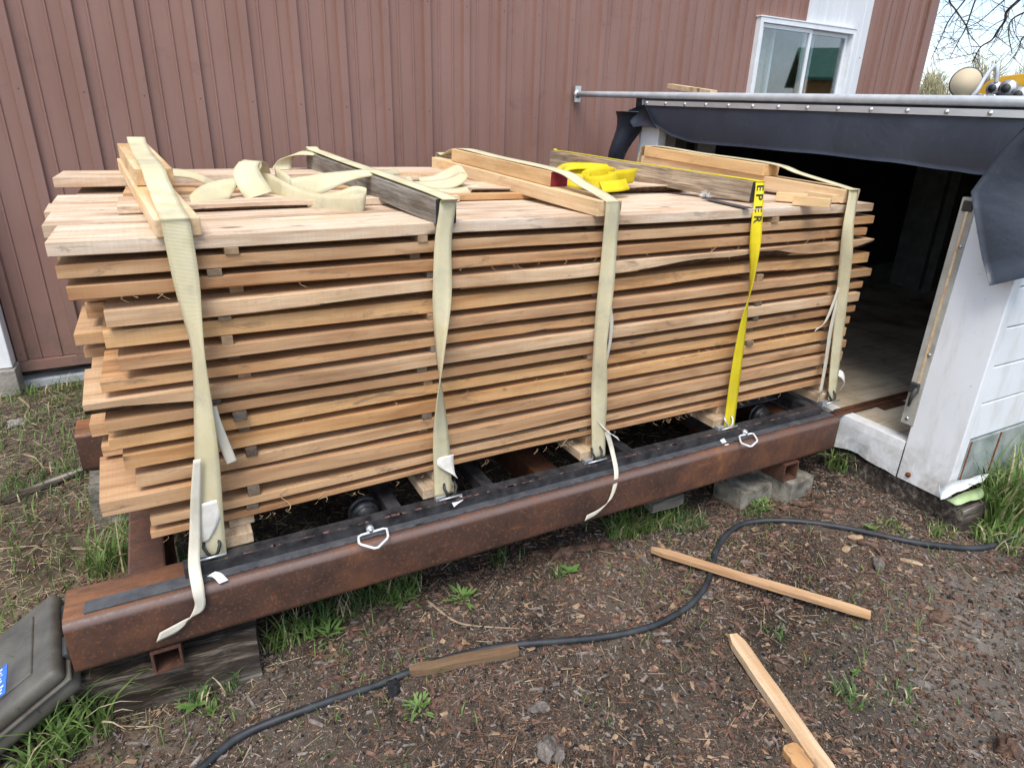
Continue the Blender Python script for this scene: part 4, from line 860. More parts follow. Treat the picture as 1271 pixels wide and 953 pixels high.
# strap 4, yellow
w4 = .036
rows = [(V(1.71, 1.19, .45), XW*w4), (V(1.70, 1.185, 1.0), XW*w4), (V(1.70, 1.160, 1.255), XW*.016), (V(1.678, 1.10, 1.2780), XW*.014), (V(1.772, .70, 1.2580), XW*.014), (V(1.854, .35, 1.2410), XW*.018), (V(1.900, .135, 1.2315), XW*.036), (V(1.902, .116, 1.224), XW*.042), (fp(942, 245, .055), XW*.044), (fp(940.3, 265, -.008), XW*.043), (fp(937.5, 300, -.030), XW*.036), (fp(934.5, 335, -.036), XW*.026), (fp(930, 365, -.038), XW*.032), (fp(923, 400, -.038), XW*.042), (fp(915, 450, -.038), XW*.05), (fp(909, 495, -.040), XW*.053), (fp(904, 534, -.046), XW*.054)]
s4 = strap('bright yellow ratchet strap with black lettering over the fourth beam', MAT['strapyel'], rows, [0]*9+[.1, .7, 1.5, 2.3, 2.9, 3.1, 3.14, 3.14], 1.755, .385, MAT['zinc'])
tail(s4, 'warning_tag', [(PZ(896, 545, .345), V(.02, 0, .004)), (PZ(900, 550, .335), V(.02, 0, 0)), (PZ(904, 553, .328), V(.02, 0, 0))], MAT['wire_white'], 10)
def lettering(txt, size, p, right, up, par, mat, name='lettering', shear=0.0, sx=1.0):
    cu = bpy.data.curves.new(name, 'FONT'); cu.body = txt; cu.size = size; cu.shear = shear; cu.extrude = .0002; cu.offset = size*.012; cu.space_character = 1.05
    t = bpy.data.objects.new(name+'_tmp', cu); C.objects.link(t); bpy.context.view_layer.update()
    me = bpy.data.meshes.new_from_object(t.evaluated_get(bpy.context.evaluated_depsgraph_get())); bpy.data.objects.remove(t); me.materials.clear(); me.materials.append(mat)
    right, up = Vector(right).normalized(), Vector(up).normalized(); n_ = right.cross(up)
    for v in me.vertices: v.co = Vector(p) + right*v.co.x*sx + up*v.co.y + n_*v.co.z
    o = ob(name, me); kid(o, par); return o
# letters run down the strap, each laid on the strap's own slope; their tops point to its right-hand edge
SP = spline([list(r[0]) for r in rows], 400)
def pxv(p): q = RW @ (np.asarray(p)-CAM); return CY+FPX*q[1]/q[2]
SPV = np.array([pxv(p) for p in SP]); k0 = int(np.argmin(np.abs(SP[:, 1]-.137)))      # from the front edge of the beam downwards
def onstrap(v): k = k0+int(np.argmin(np.abs(SPV[k0:]-v))); return Vector(SP[k])
for ch, v0, v1 in (('E', 230.2, 239.2), ('P', 241.5, 250.5), ('E', 256.5, 266), ('R', 267.8, 276.5)):
    tw_ = {256.5: .05, 267.8: .22}.get(v0, 0); p0, p1 = onstrap(v0), onstrap(v1); dn = p1-p0; upv = V(math.cos(tw_), -math.sin(tw_), 0); nrm = dn.cross(upv).normalized(); nrm = nrm if nrm.y < 0 else -nrm
    wl = .033 if v0 < 255 else .029
    lettering(ch, wl/.69, p0 + nrm*.0042 - upv*wl*.5, dn, upv, s4, MAT['ink'], 'letter', .0, dn.length/(wl/.69*.56))
# strap 5
w5 = .046
rows = [(V(2.21, 1.19, .45), XW*w5), (V(2.205, 1.185, 1.0), XW*w5), (V(2.205, 1.165, 1.262), XW*w5), (V(2.206, 1.08, 1.3025), XW*w5), (V(2.214, .75, 1.288), XW*w5), (V(2.225, .36, 1.2715), XW*w5), (V(2.23, .22, 1.245), XW*w5), (V(2.238, .002, 1.2095), XW*w5), (V(2.239, -.014, 1.198), XW*.05), (fp(1053, 280, -.034), XW*.044), (fp(1050, 320, -.040), XW*.044), (fp(1045, 370, -.040), XW*.042), (fp(1041, 410, -.036), XW*.046), (fp(1036, 455, -.038), XW*.050), (fp(1032, 498, -.046), XW*.046)]
s5 = strap('fifth cream strap nearest the shed opening with loose white ends', MAT['strap'], rows, [0]*9+[.3, .75, .6, .3, .1, 0], 2.325, .385, MAT['hookblack'])
tail(s5, 'white_tail', [(fp(1042, 355, -.03), XW*.016), (fp(1034, 378, -.036), XW*.018), (fp(1024, 400, -.04), V(.016, 0, .008)), (fp(1012, 410, -.042), V(.010, 0, .012))], MAT['strapw'], 24)
tail(s5, 'white_tail', [(fp(1040, 370, -.03), XW*.016), (fp(1031, 410, -.034), XW*.022), (fp(1025, 450, -.036), XW*.020), (fp(1018, 489, -.038), XW*.018)], MAT['strapw'], 24)
tail(s5, 'cloth_tag', [(fp(1040, 462, -.036), V(.016, 0, .02)), (fp(1046, 466, -.05), V(.012, .01, .024)), (fp(1048, 474, -.055), V(.014, .012, .016)), (fp(1043, 484, -.045), V(.016, 0, .006))], MAT['taglabel'], 20)
# ---- loose loops and bundles on top
def loop(par, name, pts, wv, mat, n=60, th=.0024): return ribbon(name, [(p, w_) for p, w_ in zip(pts, wv)], mat, par, n, th)
def loose(label, base, parts, mat, name='strap_tail'):
    t = thing('strap_bundle', label, 'strap', base, 'loose strap bundles on top of the stack')
    for pts, wv in parts: loop(t, 'webbing', pts, wv, mat, 70)
    return t
Zv = lambda k: V(0, 0, k)
# folded cream end right of the first plank
A = lambda u, v, y: PY(u, v, y)
loose('folded cream strap end lying in the gap beside the first planks', (.20, .5, 1.19), [
    ([A(236, 249, .42), A(252, 243, .45), A(272, 238, .48), A(290, 233, .50), A(302, 224, .53), A(308, 211, .56), A(312, 201, .60), A(319, 202, .64), A(324, 214, .66)],
     [V(.0, .05, .02), V(.0, .06, .045), V(.005, .06, .055), V(.03, .05, .05), V(.065, .02, .03), V(.075, .0, .012), V(.06, 0, 0), V(.06, .0, -.01), V(.06, .01, -.01)]),
    ([A(322, 243, .48), A(316, 234, .49), A(309, 222, .51), A(305, 210, .54), A(310, 201, .59)], [V(.075, 0, .02), V(.08, .0, .015), V(.078, .0, .012), V(.07, 0, .01), V(.06, 0, 0)]),
    ([A(205, 214, .75), A(232, 216, .74), A(252, 223, .66), A(270, 231, .55)], [V(.0, .04, .02), V(.0, .04, .02), V(.0, .045, .02), V(.0, .05, .02)])], MAT['strap'])
# long cream loops over the boards left of the grey beam
loose('cream strap thrown in loops over the boards and the grey beam', (.48, .45, 1.19), [
    ([A(318, 226, .62), A(338, 230, .56), A(360, 241, .45), A(386, 250, .38), A(410, 254, .33), A(432, 255, .29), A(449, 254, .26), A(453, 246, .28), A(440, 243, .33), A(420, 247, .36), A(400, 248, .40), A(378, 242, .47), A(356, 228, .55), A(343, 220, .62)],
     [V(0, .03, .060), V(.0, .03, .060), V(.0, .03, .055), V(.0, .02, .050), V(0, .01, .055), V(.0, .0, .062), V(.01, .0, .062), V(.01, .01, .055), V(0, .02, .05), V(0, .03, .035), V(.0, .03, .035), V(.0, .03, .045), V(0, .03, .06), V(0, .03, .06)]),
    ([A(362, 235, .50), A(385, 232, .45), A(405, 226, .42), A(430, 219, .42), A(455, 215, .45), A(480, 214.5, .50), A(494, 213, .55)],
     [V(.0, .02, .06), V(0, .03, .06), V(0, .045, .045), V(0, .05, .024), V(0, .05, .016), V(.0, .05, .012), V(.0, .05, .014)]),
    ([A(350, 211, 1.06), A(351, 204, 1.07), A(358, 195, 1.08), A(374, 190, 1.08), A(400, 193, 1.02), A(425, 200, .90)],
     [V(.07, .01, .0), V(.07, .02, .01), V(.06, .05, .01), V(.03, .065, .01), V(.0, .060, .006), V(.0, .055, .006)])], MAT['strap'])
loose('small coil of cream strap between the second and third cross bars', (.86, .6, 1.18), [
    ([A(512, 224, .62), A(507, 226, .60), A(508, 230, .58), A(520, 231, .58), A(540, 230, .56), A(560, 227, .55), A(572, 221, .56), A(577, 213, .58), A(570, 210, .60), A(556, 216, .62), A(540, 224, .62), A(522, 226, .62)],
     [V(.0, .05, .026)]*12),
    ([A(530, 238, .50), A(555, 239, .50), A(578, 237, .50), A(595, 232, .52)], [V(0, .045, .02)]*4)], MAT['strap'])
import math as _m
yb = PZ(742, 232, zf+.032)
def circ(cx, cy, cz, rx, ry, rz, a0, a1, n, tilt=0.0): return [V(cx+rx*_m.cos(a), cy+ry*_m.sin(a), cz+rz*_m.sin(a+tilt)) for a in np.linspace(a0, a1, n)]
parts = []
parts.append((circ(yb.x-.06, yb.y+.06, yb.z+.030, .055, .045, .012, 0, 6.6, 12), [V(.01, .01, .05)]*12))
parts.append((circ(yb.x+.015, yb.y+.01, yb.z+.028, .065, .05, .014, 1.5, 8.2, 12, 1), [V(-.012, .008, .05)]*12))
parts.append((circ(yb.x+.115, yb.y+.02, yb.z+.030, .06, .03, .006, .4, 6.9, 12, 2), [V(.006, -.012, .052)]*12))
parts.append((circ(yb.x+.12, yb.y+.02, yb.z+.032, .045, .018, .004, .4, 6.9, 12, 2), [V(.006, -.01, .05)]*12))
parts.append(([V(yb.x-.14, yb.y+.10, yb.z+.018), V(yb.x-.07, yb.y+.11, yb.z+.06), V(yb.x+.02, yb.y+.09, yb.z+.065), V(yb.x+.09, yb.y+.06, yb.z+.062)], [V(.0, .045, .02)]*4))
parts.append(([V(yb.x-.02, yb.y-.05, yb.z+.004), V(yb.x+.05, yb.y-.055, yb.z+.008), V(yb.x+.11, yb.y-.03, yb.z+.01)], [V(.0, .03, .035)]*3))
yl = loose('crumpled bundle of yellow strap beside the fourth beam on top', (yb.x, yb.y, zf+.03), parts, MAT['strapyel'])

# ================================================================== THINGS ON THE SHED ROOF, TREE, BUSHES
rf = 2.60
rm = thing('round_mirror', 'round tan mirror disc on a bent grey cable above the shed roof', 'mirror', PX(1197, 122, rf))
c_ = PX(1199, 103, rf); ax = (Vector(CAM)-c_).normalized(); ax = (ax+Vector((-.15, .1, .12))).normalized()
b = B(); b.disc(c_, ax, .051, .012, 40); kid(b.build('backing', MAT['flatbar']), rm)
b = B(); b.disc(c_+ax*.0075, ax, .0465, .003, 40); kid(b.build('mirror_face', MAT['mirror']), rm)
b = B(); P_ = [PX(u, v, rf-d) for u, v, d in ((1196, 121, .0), (1188, 122, .04), (1180, 126, .07), (1188, 129.5, .10), (1200, 126, .10), (1212, 114, .09), (1221, 99, .06), (1230, 86, .02), (1236, 82, .0), (1238, 90, .0), (1236, 104, .0))]
b.tube([tuple(q) for q in spline(P_, 50)], .0065, 8); kid(b.build('cable', MAT['pipe']), rm)
ym = thing('machine', 'orange yellow machine with grey drilled steel bracket lying on the shed roof', 'machine', PX(1260, 126, 2.85))
mx = 2.85
def body(name, outline, depth, mat, x=mx, bev=True):
    P_ = [PX(u, v, x) for u, v in outline]; n = len(P_); b = B(); Q = [p+Vector((depth, 0, 0)) for p in P_]; mid = [p+Vector((-.02, 0, 0)) for p in P_]
    ce = sum(P_, Vector())/n; F_ = [ce+(p-ce)*.88+Vector((-.02, 0, 0)) for p in P_]
    b.add(F_+P_+Q, [tuple(range(n))] + [(i, n+i, n+(i+1) % n, (i+1) % n) for i in range(n)] + [(n+i, 2*n+i, 2*n+(i+1) % n, n+(i+1) % n) for i in range(n)] + [tuple(range(3*n-1, 2*n-1, -1))])
    return kid(b.build(name, mat), ym)
body('hood', [(1212, 118), (1220, 106), (1232, 98), (1250, 94), (1275, 91), (1310, 90), (1310, 122), (1240, 122)], .25, MAT['yellow_paint'])
body('bracket', [(1228, 117), (1236, 106), (1250, 102), (1275, 110), (1300, 118), (1300, 127), (1255, 126)], .03, MAT['galv'], mx-.06)
for u, v, r in ((1234, 110, .024), (1251, 110, .028), (1266, 118, .026)):
    b = B(); q = PX(u, v, mx-.085); b.disc(q, (1, 0, 0), r, .02, 18); kid(b.build('boss', MAT['zinc']), ym)
    b = B(); b.disc(q+Vector((-.008, 0, 0)), (1, 0, 0), r*.55, .02, 8); kid(b.build('bolt_hole', MAT['caseblk']), ym)
b = B()
for k in range(7):
    q = PX(1207+k*4, 121+1.2*math.sin(k*2), mx-.1); b.tube([q+Vector((0, .012*math.cos(a), .007*math.sin(a))) for a in np.linspace(0, 6.28, 9)[:-1]], .0035, 6, 0, True, True)
kid(b.build('chain', MAT['zinc']), ym)
# bare tree right of the barn: trunk out of frame, limbs reach into the upper right corner
TD = 9.0
tree = thing('bare_tree', 'leafless tree with thin twigs against the sky at the upper right', 'tree', tuple(PR(1560, 330, 11) * 1.0))
base = PR(1560, 160, 11); base.z = 0
tree.location = base
b = B(); fork = PR(1480, -120, 10); b.tube([base, base+Vector((.05, 0, 1.2)), (base+fork)/2+Vector((.1, .05, .5)), fork], [.17, .14, .11, .08], 10)
kid(b.build('trunk', MAT['treebark']), tree)
b = B(); rt = random.Random(5)
def twig(p, d, L_, r, lev):
    k = max(3, int(L_/.07)); P_ = [p]; dd = d.normalized(); st = L_/k
    for i in range(k):
        dd = (dd+Vector((rt.gauss(0, .16), rt.gauss(0, .16), rt.gauss(0, .13)+.01))).normalized(); P_.append(P_[-1]+dd*st)
        if lev < 3 and rt.random() < (.42 if lev < 2 else .3):
            s_ = dd.orthogonal(); s_.rotate(Matrix.Rotation(rt.uniform(0, 6.28), 3, dd)); twig(P_[-1], dd*.75+s_*.8, L_*rt.uniform(.35, .6), r*.6, lev+1)
    b.tube(P_, [r*(1-.7*i/k) for i in range(k+1)], 4 if lev else 5, 0, False)
limbs = [([(1330, -60), (1290, -25), (1263.6, 1.5), (1249.7, 14.7), (1247.5, 26), (1238.7, 38), (1231, 50), (1216.6, 59.5), (1206, 80)], .013),
         ([(1240, -60), (1190, -20), (1178.5, 0), (1186.5, 13), (1199, 32), (1202, 41), (1216.6, 59)], .009),
         ([(1260, -70), (1225, -30), (1210.8, 0), (1199, 34), (1190, 51), (1178.5, 73)], .008),
         ([(1260, -80), (1215, -25), (1198, 0), (1178.5, 25), (1169.6, 44), (1156, 73)], .008),
         ([(1340, -10), (1300, 5), (1271, 16), (1255, 26), (1252, 43), (1256, 66)], .009),
         ([(1330, -50), (1275, -20), (1247, 0), (1218, 25), (1200, 35)], .007),
         ([(1340, 40), (1300, 40), (1271, 46), (1264, 62), (1252, 78)], .008)]
for k, (px, r) in enumerate(limbs):
    D0 = TD+.25*math.sin(k*2.1); P_ = [PR(u, v, D0+.06*i) for i, (u, v) in enumerate(px)]; P_ = [fork+(P_[0]-fork)*.5+Vector((0, 0, .1))] + P_ if True else P_
    P_ = [fork] + P_; Q = [Vector(q) for q in spline(P_, 46)]; n = len(Q)
    b.tube(Q, [r*(1.8-1.35*i/(n-1)) for i in range(n)], 6, 0, False)
    for i in range(14, n-1):
        for _ in range(2):
            if rt.random() < .30:
                d = (Q[i+1]-Q[i]).normalized(); s_ = d.orthogonal(); s_.rotate(Matrix.Rotation(rt.uniform(0, 6.28), 3, d)); twig(Q[i], d*.6+s_, rt.uniform(.16, .5), r*.42, 1)
kid(b.build('branches', MAT['treebark'], smooth=True), tree)
def bush(u0, u1, vtop, vbot, dist, n, mat, label, seed):
    rb = random.Random(seed); b = B(); t = thing('bare_bush', label, 'bush', (0, 0, 0), 'far bare bushes beyond the barn'); 
    p0 = PR((u0+u1)/2, vbot, dist); p0.z = 0; t.location = p0
    for i in range(n):
        u = rb.uniform(u0, u1); e = 1-abs((u-(u0+u1)/2)/((u1-u0)/2))**2.2; v = vtop+(vbot-vtop)*(1-e*rb.uniform(.5, 1)); d = dist+rb.uniform(-1.5, 1.5)
        a = PR(u, v, d); g_ = PR((u0+u1)/2+(u-(u0+u1)/2)*.5, vbot+25, d); m_ = (a+g_)/2+Vector((rb.gauss(0, .15), rb.gauss(0, .15), 0)); s_ = dist/800
        b.tube([g_, m_, a], [s_*.9, s_*.6, s_*.25], 4, 0, False)
        for _ in range(3): 
            q = m_+(a-m_)*rb.random(); b.tube([q, q+Vector((rb.gauss(0, .3), rb.gauss(0, .3), rb.uniform(.2, .6)))*dist/40], [s_*.4, s_*.15], 3, 0, False)
    kid(b.build('stems', mat), t)
bush(1136, 1178, 88, 128, 30, 150, MAT['palebush'], 'pale yellowish bush beside the barn corner', 1)
bush(1180, 1262, 66, 128, 42, 90, MAT['palebush'], 'thin bare saplings far behind the round mirror', 2)
bush(1240, 1330, 76, 128, 48, 90, MAT['palebush'], 'far bare saplings behind the yellow machine', 3)

# ================================================================== PLASTIC CASE
Ac, Bc = Vector((-.396, .195, .222)), Vector((-.367, -.125, .222)); ev = (Bc-Ac).normalized(); th_ = RAD(31)
dl = (Vector((ev.y, -ev.x, 0))*math.cos(th_)); dl = dl if dl.x < 0 else -dl; dl = Vector((dl.x, dl.y, -math.sin(th_))); nv = ev.cross(dl).normalized(); nv = nv if nv.z > 0 else -nv
cs = thing('plastic_case', 'scuffed grey plastic tool case with a blue sticker leaning at the beam end', 'case', Ac-nv*.09)
def case_part(name, lo, hi, mat, bev=.014):
    b = B(); b.box(lo, hi, 0, bev); o = b.build(name, mat); me = o.data
    for v in me.vertices: v.co = Ac + ev*v.co.x + dl*v.co.y + nv*v.co.z
    if ev.cross(dl).dot(nv) < 0: me.flip_normals()
    me.polygons.foreach_set('use_smooth', [True]*len(me.polygons)); return kid(o, cs)
W_ = (Bc-Ac).length
case_part('lid', (0, 0, -.042), (W_, .31, 0), MAT['case'], .016); case_part('base', (.002, .002, -.092), (W_-.002, .308, -.045), MAT['case'], .016)
case_part('seam', (-.004, -.004, -.049), (W_+.004, .314, -.040), MAT['case'], .003)
case_part('raised_panel', (.05, .055, -.004), (W_-.05, .27, .005), MAT['case'], .004)
case_part('latch', (.06, -.016, -.075), (.13, -.001, -.020), MAT['caseblk'], .004); case_part('latch', (.19, -.016, -.075), (.26, -.001, -.020), MAT['caseblk'], .004)
case_part('handle', (.135, -.030, -.055), (.185, -.002, -.036), MAT['caseblk'], .005)
case_part('sticker', (.165, .118, .0052), (.27, .155, .0062), MAT['sticker'], .0003)
sp = lambda a, c, d: Ac + ev*a + dl*c + nv*d
b = B()
for k in range(9):
    a = .172+k*.0105
    for q in range(random.randint(2, 3)): c = .124+random.random()*.018; b.obox(sp(a, c, .0063), ev*.006, dl*random.uniform(.003, .008), nv*.0003)
kid(b.build('worn_print', MAT['whiteprint']), cs)

# ================================================================== GROUND OBJECTS
b = B(); hp = [(215, 980), (250, 953), (300, 912), (390, 876), (470, 849), (500, 837), (545, 820), (600, 806), (650, 799), (700, 795), (750, 790), (800, 780), (838, 763), (862, 745), (878, 722), (884, 700), (890, 680), (905, 660), (930, 648), (980, 646), (1050, 655), (1130, 672), (1200, 680), (1235, 676), (1262, 664)]
P_ = [G(u, v, .010) for u, v in hp]; b.tube([tuple(q) for q in spline(P_, 170)], .0105, 10); tag(b.build('hose', MAT['hose'], center=True, smooth=True), 'black hose snaking across the dirt in front of the beam', 'hose')
def strip_wood(name, pts, wd, h, mat, label, cat, col=(1, 1, 1), z=.002):
    """flat piece following ground points pts (pixel, near edge centre line)"""
    P_ = [G(u, v) for u, v in pts]; a, c = P_[0], P_[-1]; d = c-a; L_ = d.length; n = 14; b = B(); vs = []; fs = []
    zmax = max(gz(a.x+d.x*k/20, a.y+d.y*k/20)-(a.z+d.z*k/20) for k in range(21))
    for i in range(n+1):
        t_ = i/n; w_ = wd*(1+.12*mnoise.noise(Vector((t_*6, a.x*9, 0))))*(.55+.45*min(1, t_*12, (1-t_)*14+.4)); s_ = .004*mnoise.noise(Vector((t_*4, a.y*9, 3)))
        for y, zz in ((-w_/2, 0), (w_/2, 0), (w_/2, h), (-w_/2, h)): vs.append((t_*L_, y+s_, zz))
        if i:
            p, r = 4*(i-1), 4*i; fs += [(p+j, r+j, r+(j+1) % 4, p+(j+1) % 4) for j in range(4)]
    fs += [(0, 1, 2, 3), (4*n+3, 4*n+2, 4*n+1, 4*n)]; b.add(vs, fs); o = b.build(name, mat)
    o.location = (a.x, a.y, a.z+max(0, zmax)*.7+z); o.rotation_euler = (0, -math.asin(d.z/L_), math.atan2(d.y, d.x)); o.color = (*col, 1); return tag(o, label, cat)
strip_wood('wood_strip', [(808, 690), (1078, 772)], .036, .014, MAT['board'], 'rough pale wood strip lying over the black hose', 'wood strip', (.80, .66, .52), .020)
strip_wood('wood_strip', [(908, 795), (1032, 975)], .044, .022, MAT['board'], 'pale sawn wood strip lying at the bottom edge', 'wood strip', (.95, .88, .78))
strip_wood('wood_chunk', [(976, 930), (1000, 962)], .045, .02, MAT['board'], 'orange brown wood chunk beside the strip at the bottom edge', 'wood chunk', (.80, .58, .34))
strip_wood('branch_piece', [(508, 838), (643, 812)], .030, .022, MAT['stick_wood'], 'split brown branch piece lying along the hose', 'branch', (.34, .26, .20))
strip_wood('bark_strip', [(660, 690), (762, 678)], .02, .012, MAT['barkred'], 'long brown bark strip under the beam near the middle', 'bark')
strip_wood('plank_scrap', [(0, 622), (122, 578)], .03, .016, MAT['tie'], 'weathered grey plank lying behind the frame at the left', 'plank')
def chunk(px, L_, wd, h, rot, mat, label, cat, seed, z=-.004):
    p = G(*px); bm = bmesh.new(); bmesh.ops.create_cube(bm, size=1); bmesh.ops.subdivide_edges(bm, edges=bm.edges[:], cuts=8, use_grid_fill=True)
    for v in bm.verts:
        q = v.co.copy(); rid = abs(mnoise.noise(Vector((q.x*3.0+seed, q.y*9.0, q.z*2)))); q.z = q.z*(1-.75*rid) if q.z > .3 else q.z; k = 1-.55*abs(q.x*2)**3; q = Vector((q.x*L_, q.y*wd*k, (q.z+.5)*h*(1-.45*(abs(q.y)*2)**2)*k)); n_ = q*55+Vector((seed*3.7, seed, 0)); s_ = min(wd, h)*.42
        v.co = q+Vector((mnoise.noise(n_), mnoise.noise(n_+Vector((5, 1, 2))), mnoise.noise(n_+Vector((2, 8, 1)))))*s_
    name = cat.replace(' ', '_'); me = bpy.data.meshes.new(name); bm.to_mesh(me); bm.free(); me.materials.append(mat)
    return tag(ob(name, me, None, (p.x, p.y, p.z+z), (0, 0, rot)), label, cat)
M_ = MAT
items = [((489, 857), .055, .03, .014, 1.2, 'char', 'flat charred black piece lying on the hose', 'charred piece'),
 ((678, 930), .06, .035, .022, .9, 'barkgrey', 'rugged grey bark chunk at the bottom edge', 'bark chunk'),
 ((694, 940), .05, .02, .02, 1.0, 'barkgrey', 'narrow grey bark chunk right of the rugged one', 'bark chunk'),
 ((668, 880), .05, .022, .014, -.4, 'barkgrey', 'brown grey bark piece below the hose', 'bark chunk'),
 ((700, 688), .10, .035, .02, .1, 'barkred', 'wide bark piece in the shade under the beam', 'bark chunk'),
 ((1165, 765), .07, .04, .012, .2, 'barkred', 'flat brown bark flake on the sandy soil', 'bark flake'),
 ((1090, 700), .07, .03, .014, .6, 'barkgrey', 'split grey bark block right of the hose bend', 'bark chunk'),
 ((1130, 698), .06, .02, .008, -.9, 'chip_tan', 'pale bark sliver right of the split bark block', 'bark flake'),
 ((1186, 728), .045, .022, .010, -1.0, 'barkgrey', 'pale grey flake on the dirt near the right', 'bark flake'),
 ((1248, 708), .05, .024, .012, -1.1, 'barkred', 'red brown bark sliver by the log at the right edge', 'bark flake'),
 ((1000, 628), .10, .02, .012, -.75, 'barkred', 'long brown bark strip in front of the right block', 'bark strip'),
 ((978, 634), .07, .022, .016, -.9, 'barkred', 'thick brown bark strip beside the hose top', 'bark strip'),
 ((1035, 636), .13, .014, .010, -.65, 'barkred', 'thin long bark strip between beam and shed', 'bark strip'),
 ((1062, 668), .05, .02, .010, -.5, 'chip_tan', 'tan bark flake before the shed sill', 'bark flake'),
 ((1076, 676), .06, .022, .010, -1.0, 'barkred', 'brown bark flake below the hose', 'bark flake'),
 ((1050, 682), .04, .02, .006, .3, 'chip_tan', 'tan chip lying below the hose near the grass', 'bark flake'),
 ((877, 741), .045, .018, .012, .1, 'barkgrey', 'grey bark bit resting against the hose bend', 'bark flake'),
 ((1145, 850), .06, .02, .010, -1.0, 'barkgrey', 'dark bark sliver at the right middle ground', 'bark flake'),
 ((1246, 930), .05, .04, .03, .2, 'barkred', 'rounded brown wood lump at the lower right corner', 'wood lump'),
 ((1131, 912), .03, .014, .010, 1.1, 'barkgrey', 'upright pale grey chip near the lower right', 'bark flake'),
 ((985, 878), .05, .016, .010, -.5, 'chip_brown', 'dark bark stick left of the grass tuft', 'bark flake'),
 ((968, 830), .03, .03, .010, .5, 'chip_brown', 'small dark bark lump by the strip tip', 'bark flake'),
 ((764, 915), .016, .010, .004, .2, 'chip_tan', 'orange dry leaf chip at the bottom', 'bark flake'),
 ((845, 800), .03, .016, .006, .2, 'char', 'black flake below the wood strips', 'bark flake'),
 ((940, 606), .06, .03, .02, .1, 'barkred', 'brown bark wedge on the pale block', 'bark chunk')]
for i, (px, L_, wd, h, rot, mt, lab, cat) in enumerate(items): chunk(px, L_*1.15, wd*1.15, h*1.3, rot, M_[mt], lab, cat, i+1, .008 if i == 0 else .002)
chunk((1290, 700), .16, .09, .07, .5, M_['barkgrey'], 'end of a log at the right edge of the yard', 'log', 60, -.01)
def bent_stick(pts, r, mat, label, name='stick'):
    b = B(); b.tube([tuple(q) for q in spline([G(u, v, r*.8) for u, v in pts], 24)], [r*(1-.02*i) for i in range(24)], 6); return tag(b.build(name, mat, center=True), label, 'stick')
bent_stick([(530, 745), (560, 768), (585, 776), (645, 780)], .0045, MAT['twig'], 'thin grey twig lying above the hose')
bent_stick([(24, 494), (36, 505), (31, 516), (38, 524), (46, 527)], .006, MAT['twig'], 'crooked pale stick in the grass by the barn')
bent_stick([(30, 563), (44, 568), (52, 577), (56, 585)], .005, MAT['twig'], 'curved pale twig behind the frame')
bent_stick([(0, 681), (30, 678), (60, 676)], .003, MAT['straw'], 'straight pale straw stalk at the left edge')
bent_stick([(1110, 873), (1130, 865), (1157, 827)], .0018, MAT['twig'], 'fine bent twig on the sandy soil')
for (px, s_, lab) in (((856, 692), .010, 'white pebble above the long wood strip'), ((1143, 815), .008, 'white chip on the sandy soil at the right'), ((903, 895), .007, 'bluish white chip near the bottom strip'), ((20, 485), .02, 'pale stone in the grass by the barn'), ((22, 525), .03, 'grey stone behind the frame at the left')):
    o = chunk(px, s_*2.4, s_*1.6, s_*.9, .3, MAT['pebble'], lab, 'pebble', int(px[0]))

# ---- grass clumps, weeds
def blade(b, p, az, L_, wd, bend, mi=0, seg=5):
    d = Vector((math.cos(az), math.sin(az), 0)); s_ = Vector((-d.y, d.x, 0)); vs = []; q = Vector(p); el = RAD(88)-random.random()*.35
    for i in range(seg+1):
        t_ = i/seg; w_ = wd*(1-t_**1.8)*.5+.0002; vs += [q-s_*w_, q+s_*w_]; e = el-bend*t_**1.3; q = q+(d*math.cos(e)+Vector((0, 0, 1))*math.sin(e))*L_/seg
        if q.z < p[2]+.002: q.z = p[2]+.002
    b.add(vs, [(2*i, 2*i+1, 2*i+3, 2*i+2) for i in range(seg)], mi, True)
def clump(px, n, rad, L_, wd, label, mat='grass', bend=1.3, ry=None):
    wd *= .8
    p = G(*px); b = B()
    for i in range(n):
        a = random.uniform(0, 6.28); r = rad*math.sqrt(random.random()); x, y = p.x+r*math.cos(a), p.y+(ry or rad)/rad*r*math.sin(a)
        blade(b, (x, y, gz(x, y)-.003), random.uniform(0, 6.28), L_*random.uniform(.45, 1.1), wd*random.uniform(.6, 1.2), bend*random.uniform(.5, 1.5), 1 if random.random() < .13 else 0)
    o = b.build('grass_clump', [MAT[mat], MAT['straw']], center=True); return tag(o, label, 'grass', 'grass clumps in the yard')
def weed(px, n, L_, wd, label, mat='leaf', up=.5):
    p = G(*px); b = B()
    for i in range(n):
        a = i*2.4+random.random(); l = L_*random.uniform(.4, 1.2); d = Vector((math.cos(a), math.sin(a), 0)); s_ = Vector((-d.y, d.x, 0)); vs = []
        el = up*random.uniform(.2, 2.2); st = p + d*random.uniform(.002, .03)*(n > 12) + Vector((random.gauss(0, .01), random.gauss(0, .01), 0))*(n > 12) + Vector((0, 0, .004+.012*random.random()))
        for k in range(6):
            t_ = k/5; w_ = wd*.5*math.sin(min(1, t_*1.02+.06)*math.pi)**.7*(1+.25*(k % 2)); c = st+d*l*t_*math.cos(el*(1-.5*t_))+Vector((0, 0, l*math.sin(el)*t_*(1-.35*t_))); vs += [c-s_*w_+Vector((0, 0, w_*.25)), c, c+s_*w_+Vector((0, 0, w_*.25))]
        b.add(vs, [q for k in range(5) for q in ((3*k, 3*k+1, 3*k+4, 3*k+3), (3*k+1, 3*k+2, 3*k+5, 3*k+4))], 0, True)
    return tag(b.build('weed', MAT[mat], center=True), label, 'plant', 'broadleaf weeds in the yard')
clump((95, 910), 130, .085, .24, .0105, 'large grass clump beside the plastic case at the lower left', 'grass', 1.7)
